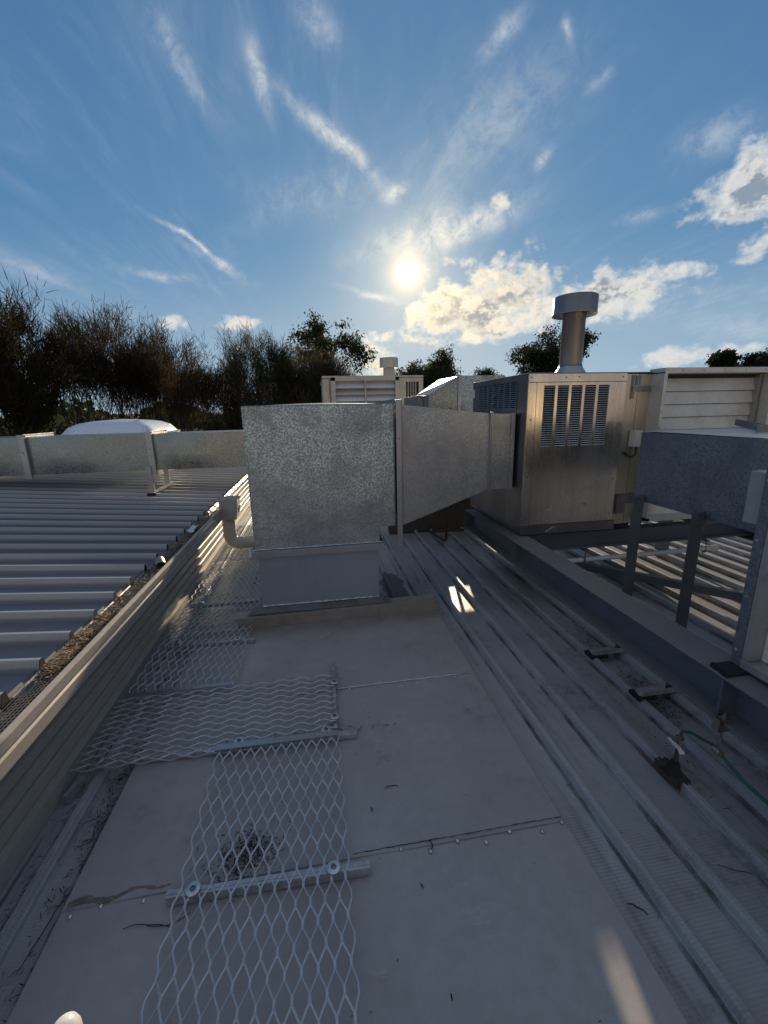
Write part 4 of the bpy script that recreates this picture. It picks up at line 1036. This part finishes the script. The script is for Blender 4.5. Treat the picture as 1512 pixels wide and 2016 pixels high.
# ------------------------------------------------------------------ trees
def grow_tree(seed, base, top, width, stems, style, first_fork=.35):
    """returns (wood MB, foliage MB): limbs fork upward, foliage hangs on the outer twigs"""
    rnd = random.Random(seed); W = MB(); Fo = MB(); base = Vector(base); H = top - base.z
    tips = []
    def limb(p, d, l, r, depth):
        n = 4; pts = [p]; dd = d.copy()
        for i in range(n):
            dd = (dd + Vector((rnd.uniform(-.16, .16), rnd.uniform(-.16, .16), rnd.uniform(-.04, .12)))).normalized()
            pts.append(pts[-1] + dd * l / n)
        W.tube(pts, [max(.006, r * (1 - .45 * i / n)) for i in range(n + 1)], 6 if depth < 2 else 3, caps=False)
        e = pts[-1]
        if depth >= min(3, style['depth'] - 1):
            for q in pts[2:]: tips.append((q, dd, depth))
        if depth < style['depth'] and e.z < top:
            for k in range(rnd.randint(*style['forks'])):
                sp = style['spread']
                nd = (dd + Vector((rnd.uniform(-sp, sp), rnd.uniform(-sp, sp), rnd.uniform(-.15, .45) * style['up']))).normalized()
                limb(pts[-1 - rnd.randint(0, 1)], nd, l * rnd.uniform(.58, .8), r * .55, depth + 1)
    for s in range(stems):
        a = rnd.uniform(0, 6.28); lean = rnd.uniform(.05, .30) * style['lean']
        d = Vector((math.cos(a) * lean, math.sin(a) * lean, 1)).normalized()
        limb(base + Vector((rnd.uniform(-.25, .25), rnd.uniform(-.25, .25), 0)), d, H * first_fork, style['r'] * H, 0)
    # fit the crown to the asked top and width
    if tips:
        mz = max(t[0].z for t in tips); mx = max(max(abs(t[0].x - base.x), abs(t[0].y - base.y)) for t in tips)
        sz = (H - style['over']) / (mz - base.z); sx = (width / 2 - style['over'] * .4) / mx
        f = lambda v: (base.x + (v[0] - base.x) * sx, base.y + (v[1] - base.y) * sx, base.z + (v[2] - base.z) * sz)
        W.V = [f(v) for v in W.V]; tips = [(Vector(f(t[0])), t[1], t[2]) for t in tips]
    kind = style['leaf']
    zlo = base.z + H * style['bare']
    for (p, d, depth) in tips:
        if p.z < zlo + rnd.uniform(-.8, .8) and rnd.random() > style.get('stray', .2): continue
        if kind == 'needle':
            for i in range(style['n']):
                dd = (d * .7 + Vector((rnd.gauss(0, .42), rnd.gauss(0, .42), rnd.gauss(.35, .45)))).normalized()
                l = rnd.uniform(.25, 1.) * style['len']; s_ = p + Vector((rnd.gauss(0, .16), rnd.gauss(0, .16), rnd.gauss(0, .16)))
                w = style['w'] * rnd.uniform(.6, 1.3); sd = dd.cross(Vector((rnd.uniform(-1, 1), rnd.uniform(-1, 1), .2))).normalized() * w
                m_ = s_ + dd * l * .55 + Vector((0, 0, rnd.uniform(-.03, .03)))
                Fo.add([s_ - sd, s_ + sd, m_ + sd * .8, m_ - sd * .8, s_ + dd * l], [(0, 1, 2, 3), (3, 2, 4)])
        else:
            if rnd.random() < style['skip']: continue
            c = p + Vector((rnd.gauss(0, .25), rnd.gauss(0, .25), rnd.gauss(.1, .2))) * style['cl']
            for i in range(style['n']):
                q = c + Vector((rnd.gauss(0, 1), rnd.gauss(0, 1), rnd.gauss(0, .62))) * style['cl'] * .42
                a = Vector((rnd.gauss(0, .6), rnd.gauss(0, .6), -rnd.uniform(.2, 1))).normalized(); b = a.cross(Vector((rnd.uniform(-1, 1), rnd.uniform(-1, 1), rnd.uniform(-1, 1)))).normalized()
                l = style['len'] * rnd.uniform(.5, 1.2); w = l * style['w']
                Fo.add([q, q + a * l * .5 + b * w, q + a * l, q + a * l * .5 - b * w], [(0, 1, 2, 3)])
    return W, Fo
CAS = dict(depth=5, forks=(2, 3), spread=.62, up=.9, lean=1.2, r=.010, over=.35, leaf='needle', n=4, len=.56, w=.010, bare=.66, stray=.07)
CASD = dict(CAS, depth=4, n=22, len=.62, bare=.15, w=.014, stray=.2)
GUM = dict(depth=5, forks=(2, 3), spread=.75, up=.5, lean=1.2, r=.012, over=.3, leaf='leaf', n=22, len=.26, w=.24, bare=.35, skip=.45, cl=.62)
GUMD = dict(GUM, n=30, skip=.2, bare=.15, len=.34, cl=.8)
def tree(name, label, cat, seed, base, top, width, stems, style, mat, fork=.35, group=None):
    top -= .35
    t = thing(name, label, cat, base, group)
    W, Fo = grow_tree(seed, base, top, width, stems, style, fork)
    W.build('trunk', 'bark', t, fixn=False); Fo.build('crown', mat, t, fixn=False)
GT = 'wispy trees behind the left roof'
TL = [(-9.2, 14.5, 5.75, 5.6, 'needle_dark', dict(CASD, n=22), 'densest blackish tree at the far left edge of the photo'),
 (-8.6, 18, 6.15, 5.4, 'needle_dark', CAS, 'tall feathery bare-tipped tree next to the blackish far-left tree'),
 (-8.9, 21, 6.75, 5.6, 'needle_brown', CAS, 'brown feathery tree with a spiky top between the far-left trees'),
 (-6.8, 18.5, 5.85, 5.0, 'needle_brown', CAS, 'rusty brown wispy tree above the left end of the skylight dome'),
 (-6.4, 22, 5.75, 5.4, 'needle_dark', CAS, 'lower dark wispy tree above the right end of the skylight dome'),
 (-4.9, 20, 5.55, 5.0, 'needle_brown', CAS, 'dark wispy tree right of the skylight dome, before the olive plumed trees'),
 (-3.6, 21.5, 6.0, 5.0, 'needle_green', CAS, 'olive wispy tree with upright plumes left of the big duct'),
 (-1.9, 22, 6.05, 4.8, 'needle_green', CAS, 'grey-olive plumed tree directly above the big duct left corner'),
 (-.5, 23, 5.3, 4.6, 'needle_green', CAS, 'lower plumed tree sloping down to the bushy olive tree'),
 (.9, 24, 4.75, 5.0, 'needle_green', CASD, 'low bushy olive tree left of the cream unit'),
 (-14.5, 19, 6.6, 6., 'needle_dark', CASD, 'dark tree standing beyond the left edge behind the blackish tree')]
for i, (x, y, z, w_, mt, st, lb) in enumerate(TL):
    tree('she_oak_tree', lb, 'tree', 101 + i, (x, y, -4.6), z + .35, w_, 5, st, mt, .32, GT)
# undergrowth in front of their stems
US = dict(CASD, depth=3, n=16, len=.7, bare=.0, w=.018, lean=1.6, r=.008)
spots = [(-12.5, 14.5, 1.9), (-10.2, 14.2, 2.0), (-7.9, 15.2, 1.3), (-5.9, 16.2, 1.2), (-3.9, 16.5, 1.7), (-2.2, 17.2, 3.1), (-.3, 18, 3.0), (1.6, 20, 2.4)]
lab = ['dark shrub beyond the far left end of the long duct', 'dark shrub under the blackish far-left tree', 'dark low shrub above the first duct joint from the left', 'lowest dark shrub right behind the skylight dome', 'dark shrub at the right shoulder of the skylight dome', 'brownish shrub above the right part of the long duct', 'brownish shrub touching the big duct top left corner', 'brownish shrub half hidden behind the big duct']
for i, (x, y, z) in enumerate(spots):
    tree('shrub', lab[i], 'shrub', 40 + i, (x, y, -4.6), z, 3.4, 6, US, 'needle_brown' if i > 4 else 'needle_dark', .4, 'shrubs under the left trees')
tree('gum_tree', 'tall open gum tree behind the bushy olive tree and left of the small flue', 'tree', 10, (1.5, 34, -4.6), 9.1, 8.6, 2, dict(GUM, skip=.5, n=24), 'leaf_gum', .42, 'gum trees beyond the roof')
tree('gum_tree', 'round reddish gum tree right of the small far flue', 'tree', 11, (10.5, 36, -4.6), 7.2, 7.4, 3, dict(GUM, n=22, skip=.35, bare=.4), 'leaf_gum', .34, 'gum trees beyond the roof')
tree('gum_tree', 'umbrella-shaped dark gum tree behind the big flue', 'tree', 32, (21.9, 38, -4.6), 8.9, 11.0, 3, dict(GUM, n=26, skip=.3, bare=.52, spread=.9), 'leaf_dark', .40, 'gum trees beyond the roof')
tree('gum_tree', 'small low gum crown just left of the stainless unit top', 'tree', 13, (21.3, 50, -4.6), 6.8, 6.0, 2, GUMD, 'leaf_gum', .4, 'gum trees beyond the roof')
tree('gum_tree', 'low bush crown peeping above the unit just left of the big flue foot', 'tree', 14, (27.2, 52, -4.6), 6.6, 5.0, 2, GUMD, 'leaf_gum', .4, 'gum trees beyond the roof')
tree('pine_tree', 'dense dark conical tree above the louvre hood on the right', 'tree', 15, (49.3, 50, -4.6), 8.4, 5.6, 1, dict(GUMD, n=40, len=.5, w=.35), 'leaf_dark', .4)
tree('pine_tree', 'dense dark tree cut by the right edge above the pale parapet', 'tree', 16, (54, 44.5, -4.6), 8.2, 5.5, 1, dict(GUMD, n=44, len=.5, w=.35), 'leaf_dark', .4)
tree('gum_tree', 'faint small distant crown between the two dark right-hand trees', 'tree', 17, (66, 60, -4.6), 7.9, 5.0, 2, GUMD, 'leaf_gum', .4, 'gum trees beyond the roof')
# far woodland band that reads as one mass
mb = MB(); rnd = random.Random(77)
for k in range(9000):
    a = rnd.uniform(-1.3, 1.5); r = rnd.uniform(170, 330); x = r * math.sin(a); y = r * math.cos(a)
    h = 7 + 4 * math.sin(a * 37) + 3 * math.sin(a * 91 + r); z = -4.6 + (max(0, r - 200) * .004) + rnd.uniform(0, 1) ** .8 * h
    s_ = rnd.uniform(.8, 2.2)
    mb.add([(x - s_, y, z), (x, y + rnd.uniform(-1, 1), z - s_ * .7), (x + s_, y, z + rnd.uniform(-.4, .4)), (x, y, z + s_ * .8)], [(0, 1, 2, 3)])
o = mb.build('distant_woodland', 'leaf_dark', fixn=False); o['kind'] = 'stuff'; o['label'] = 'dark band of distant woodland on the horizon'; o['category'] = 'woodland'

# unseen brick building added behind the camera for warm reflections in the stainless
t = thing('warm_reflector_building', 'tan brick building added out of view to reflect warm sun into the stainless', 'building', (3, -20, -4.6))
flat('brick_tan', (.42, .29, .19), .85, var=.3)
MB().box(-9, 18, -26, -19, -4.6, 3.4).build('wall', 'brick_tan', t)
MB().box(-9.3, 18.3, -26.3, -18.7, 3.4, 3.7).build('roof', 'wall_paint', t)
for i in range(6): 
    w_ = MB().box(-7 + i * 4.2, -5 + i * 4.2, -19.0, -18.95, -.2, 1.6).build('window', 'wall_paint', t); MB().box(-6.9 + i * 4.2, -5.1 + i * 4.2, -18.949, -18.93, -.1, 1.5).build('pane', 'galv_dark', w_)

# ------------------------------------------------------------------ sky, sun
SUN = Vector((.2069, .9393, .2737)).normalized()
el = math.asin(SUN.z); az = math.atan2(SUN.x, SUN.y)
w = bpy.data.worlds.new('World'); bpy.context.scene.world = w; w.use_nodes = True
nt = w.node_tree; nt.nodes.clear(); g = G(nt)
out = g.n('ShaderNodeOutputWorld'); bg = g.n('ShaderNodeBackground'); nt.links.new(bg.outputs[0], out.inputs[0])
sky = g.n('ShaderNodeTexSky', sky_type='NISHITA'); sky.sun_disc = False; sky.sun_elevation = el; sky.sun_rotation = az
sky.air_density = 1.0; sky.dust_density = .25; sky.ozone_density = 2.2; sky.altitude = 100
tc = g.n('ShaderNodeTexCoord'); D0 = tc.outputs['Generated']; D = g.v('NORMALIZE', D0)
sx = g.n('ShaderNodeSeparateXYZ'); g.put(sx.inputs[0], D); DX, DY, DZ = sx.outputs
STR = .10
SKYMUL = (.80, 1.45, 2.14); SKYK = .30
cosS = g.v('DOT_PRODUCT', D, SUN)
skyraw = sky.outputs[0]
# roll the brightest sky off softly, as the photograph's exposure does
skycol = g.v('DIVIDE', g.v('MULTIPLY', skyraw, SKYMUL), g.v('ADD', (1, 1, 1), g.v('SCALE', skyraw, scale=SKYK)))
# thin cloud streaks (cirrus, old contrails): direction, axis, cross axis, half length, half width, amount
STREAKS = [
 ([-0.0523, 0.8488, 0.5261], [0.1861, 0.5258, -0.83], .0376, .012, .50), ([0.0567, 0.8793, 0.4728], [0.8311, 0.2209, -0.5104], .085, .0125, .75),
 ([-0.1779, 0.8294, 0.5295], [0.4964, 0.5403, -0.6794], .050, .015, .40), ([-0.2062, 0.9287, 0.3081], [0.813, 0.3379, -0.4743], .048, .0050, .95),
 ([-0.2689, 0.9301, 0.2502], [0.9508, 0.2979, -0.0857], .060, .008, .35), ([0.0365, 0.8112, 0.5836], [0.7657, 0.3525, -0.538], .034, .022, .35),
 ([0.3199, 0.7607, 0.5648], [0.6399, -0.6131, 0.4633], .030, .010, .40), ([0.4713, 0.7338, 0.4894], [0.6855, -0.6539, 0.3202], .016, .010, .45),
 ([0.419, 0.8038, 0.4223], [0.6709, -0.5875, 0.4525], .014, .010, .45), ([0.6245, 0.6715, 0.3988], [0.6938, -0.7115, 0.1115], .040, .024, .45),
 ([0.5766, 0.7529, 0.3174], [0.7539, -0.64, 0.1484], .028, .010, .35), ([0.2304, 0.913, 0.3367], [0.9323, -0.3062, 0.1925], .11, .030, .45),
 ([0.1382, 0.9625, 0.2335], [0.9609, -0.0731, -0.2671], .050, .006, .45), ([0.4052, 0.7297, 0.5509], [0.6076, 0.2353, -0.7586], .016, .006, .40),
 ([0.3467, 0.81, 0.473], [0.8317, -0.4986, 0.2441], .12, .060, .22), ([0.016, 0.9203, 0.3908], [0.9761, -0.099, 0.1933], .10, .030, .22),
 ([0.1774, 0.8976, 0.4034], [0.8587, -0.3415, 0.3822], .022, .011, .60), ([-0.4446, 0.8622, 0.2428], [0.8337, 0.4974, -0.2398], .06, .014, .30),
 ([0.3275, 0.8794, 0.3455], [0.8378, -0.4393, 0.3242], .075, .018, .50), ([-0.1661, 0.9457, 0.2792], [0.9114, 0.2554, -0.3228], .050, .008, .45),
 ([0.742, 0.6591, 0.1226], [0.6533, -0.7462, -0.1279], .10, .018, .35), ([0.66, .74, .17], [.74, -.66, .05], .16, .020, .25)]
wn = g.n('ShaderNodeTexNoise'); g.put(wn.inputs['Vector'], D); wn.inputs['Scale'].default_value = 7; wn.inputs['Detail'].default_value = 6; wn.inputs['Roughness'].default_value = .6
wob_ = g.v('SCALE', g.v('SUBTRACT', wn.outputs['Color'], (.5, .5, .5)), scale=.055)
DW = g.v('ADD', D, wob_)
acc = None
for (c, t_, L_, W_, a_) in STREAKS:
    c = Vector(c).normalized(); t_ = Vector(t_); t_ = (t_ - c * t_.dot(c)).normalized(); n_ = c.cross(t_)
    u = g.v('DOT_PRODUCT', DW, t_ / L_); v = g.v('DOT_PRODUCT', DW, n_ / W_)
    r2 = g.m('MULTIPLY_ADD', u, u, g.m('MULTIPLY', v, v))
    e = g.m('POWER', .42, r2)
    acc = g.m('MULTIPLY_ADD', e, a_, acc if acc is not None else 0.)
front = g.ss(DY, .1, .35)
# fibrous texture, stretched across the sky like a high thin layer
pz = g.m('MAXIMUM', DZ, .08)
pl = g.n('ShaderNodeCombineXYZ'); g.put(pl.inputs[0], g.m('DIVIDE', DX, pz)); g.put(pl.inputs[1], g.m('DIVIDE', DY, pz))
fib = g.noise(g.mapping(pl.outputs[0], (1.9, .42, 1), (0, 0, R(32))), 2.3, 10, .68, .7)
fib2 = g.noise(D, 26, 8, .7, .5)
veil = g.m('MULTIPLY', g.ss(fib, .42, .82), g.m('MULTIPLY', g.ss(DZ, .02, .25, .04, .21), g.ss(g.noise(D, 2.6, 4, .6), .40, .66, .15, 1.)))
cir = g.m('MULTIPLY', g.m('MULTIPLY', acc, front), g.m('MULTIPLY', g.ss(fib2, .28, .66, .1, 1.25), g.ss(fib, .3, .62, .45, 1.1)))
cir = g.m('ADD', cir, veil, clamp=True)
# heaped clouds: direction, horizontal radius, vertical radius, weight
HEAPS = [([0.3684, 0.9039, 0.2172], .125, .062, 1.15), ([0.2904, 0.9329, 0.2129], .078, .050, 1.0), ([0.4392, 0.8688, 0.2289], .085, .052, 1.05), ([0.3647, 0.9172, 0.1607], .085, .030, 1.05),
 ([0.5879, 0.7813, 0.2096], .078, .042, 1.1), ([0.6469, 0.7306, 0.2185], .062, .020, 1.0), ([0.1602, 0.9766, 0.1436], .055, .026, 1.05), ([0.6834, 0.6628, 0.3062], .060, .042, 1.2),
 ([0.700, 0.6386, 0.3433], .042, .055, 1.2), ([0.7222, 0.6505, 0.235], .032, .018, .95), ([0.667, 0.7404, 0.0833], .050, .020, 1.05), ([0.7352, 0.6727, 0.0837], .050, .018, 1.05),
 ([0.1432, 0.9849, 0.0968], .045, .022, 1.05), ([-0.2543, 0.95, 0.1811], .055, .018, .75), ([-0.1323, 0.9743, 0.1821], .055, .015, .68), ([0.3714, 0.853, 0.3667], .026, .020, .85),
 ([0.563, 0.8027, 0.1968], .05, .026, .95), ([.50, .86, .045], .12, .018, .8), ([.05, .995, .03], .2, .016, .75)]
hz_ = None
for (c, rx, rz, a_) in HEAPS:
    c = Vector(c).normalized(); t_ = Vector((c.y, -c.x, 0)).normalized(); n_ = t_.cross(c)
    u = g.v('DOT_PRODUCT', D, t_ / rx); v = g.m('SUBTRACT', g.v('DOT_PRODUCT', D, n_ / rz), 0.)
    e = g.m('POWER', .37, g.m('MULTIPLY_ADD', u, u, g.m('MULTIPLY', v, v)))
    hz_ = g.m('MULTIPLY_ADD', e, a_, hz_ if hz_ is not None else 0.)
hz_ = g.m('MULTIPLY', hz_, front)
hz_ = g.m('SUBTRACT', 1., g.m('POWER', .37, hz_))
Dq = g.v('MULTIPLY', D, (1, 1, 1.35))
big = g.noise(Dq, 52, 5, .6); fine = g.noise(Dq, 17, 10, .54, .15)
fine_s = g.noise(g.v('ADD', Dq, g.v('SCALE', (SUN.x, SUN.y, SUN.z + .45), scale=.009)), 17, 10, .54, .15)
dens0 = g.m('ADD', g.m('ADD', g.m('MULTIPLY', hz_, .95), g.m('MULTIPLY', g.m('SUBTRACT', fine, .5), 1.6)), g.m('MULTIPLY', g.m('SUBTRACT', big, .5), .5))
cum = g.m('MULTIPLY', g.ss(dens0, .30, .76), g.ss(hz_, .03, .3))
thick = g.ss(dens0, .48, .90)
lit = g.ss(g.m('SUBTRACT', fine, fine_s), -.035, .05)
nearsun = g.m('POWER', g.m('MAXIMUM', cosS, 0.), 18.)
warm = g.mix(nearsun, (.80, .80, .78), (1.25, 1.08, .78))
shade = g.mix(nearsun, (.26, .33, .42), (.44, .43, .40))
shf = g.m('MULTIPLY', thick, g.m('SUBTRACT', 1., g.m('MULTIPLY', lit, .7)))
ccol = g.mix(shf, warm, shade)
ccol = g.v('SCALE', ccol, scale=1. / STR)
cicol = g.v('SCALE', g.mix(nearsun, (.60, .66, .72), (1.0, .95, .82)), scale=1. / STR)
# pale haze towards the horizon
haze = g.m('MULTIPLY', g.ss(DZ, .34, -.02), .62)
hcol = g.v('SCALE', g.mix(nearsun, (.46, .58, .68), (.85, .83, .74)), scale=1. / STR)
col = g.mix(haze, skycol, hcol)
col = g.mix(cir, col, cicol)
col = g.mix(cum, col, ccol)
# unseen broken cloud added behind and overhead as neutral fill for the shade
back = g.m('MAXIMUM', g.ss(DY, .12, -.22), g.ss(DZ, .74, .88))
fill_cloud = g.m('MULTIPLY', back, g.ss(g.noise(g.v('MULTIPLY', D, (1, 1, 1.6)), 3.2, 8, .6, .4), .36, .58))
fill_col = g.v('SCALE', g.mix(g.ss(fine, .35, .65), (.33, .365, .425), (.49, .505, .53)), scale=1. / STR)
col = g.mix(g.m('MULTIPLY', fill_cloud, .92), col, fill_col)
# sun behind thin cloud: disc and aureole
disc = g.ss(cosS, math.cos(R(1.45)), math.cos(R(.75)))
a1 = g.m('POWER', g.m('MAXIMUM', cosS, 0.), 1300.); a2 = g.m('POWER', g.m('MAXIMUM', cosS, 0.), 140.); a3 = g.m('POWER', g.m('MAXIMUM', cosS, 0.), 22.)
def addcol(col, f, c): return g.v('ADD', col, g.v('SCALE', c, scale=g.m('MULTIPLY', f, 1. / STR)))
col = addcol(col, disc, (5., 4.6, 3.6)); col = addcol(col, a1, (.75, .52, .20)); col = addcol(col, a2, (.34, .26, .125)); col = addcol(col, a3, (.03, .028, .02))
g.put(bg.inputs[0], col); bg.inputs[1].default_value = STR
try: w.cycles.sampling_method = 'MANUAL'; w.cycles.sample_map_resolution = 1024
except Exception: pass

sl = bpy.data.lights.new('sun', 'SUN'); sl.energy = 5.; sl.angle = R(.53); sl.color = (1., .80, .56)
so = bpy.data.objects.new('sun', sl); C.objects.link(so); so.rotation_euler = SUN.to_track_quat('Z', 'Y').to_euler(); so.location = (0, 0, 12)

# ------------------------------------------------------------------ camera
yaw, pitch, roll = R(8.91), R(13.6), R(1.25)
f0 = Vector((math.sin(yaw), math.cos(yaw), 0)); r0 = Vector((math.cos(yaw), -math.sin(yaw), 0)); up = Vector((0, 0, 1))
f = f0 * math.cos(pitch) - up * math.sin(pitch); dn = -(up * math.cos(pitch) + f0 * math.sin(pitch))
rr = r0 * math.cos(roll) + dn * math.sin(roll); dd = dn * math.cos(roll) - r0 * math.sin(roll)
cam = bpy.data.cameras.new('camera'); co = bpy.data.objects.new('camera', cam); C.objects.link(co)
m4 = Matrix((( rr.x, -dd.x, -f.x, 0), (rr.y, -dd.y, -f.y, 0), (rr.z, -dd.z, -f.z, 1.7), (0, 0, 0, 1)))
co.matrix_world = m4
cam.sensor_fit = 'HORIZONTAL'; cam.sensor_width = 36; cam.lens = 830 / 1512 * 36; cam.clip_start = .02; cam.clip_end = 6000
sc = bpy.context.scene; sc.camera = co
sc.render.engine = 'CYCLES'; sc.view_settings.view_transform = 'Standard'; sc.view_settings.look = 'None'; sc.view_settings.exposure = 0; sc.view_settings.gamma = 1
sc.cycles.use_denoising = True
sc.cycles.max_bounces = 8; sc.cycles.glossy_bounces = 4; sc.cycles.diffuse_bounces = 4
sc.cycles.sample_clamp_indirect = 6
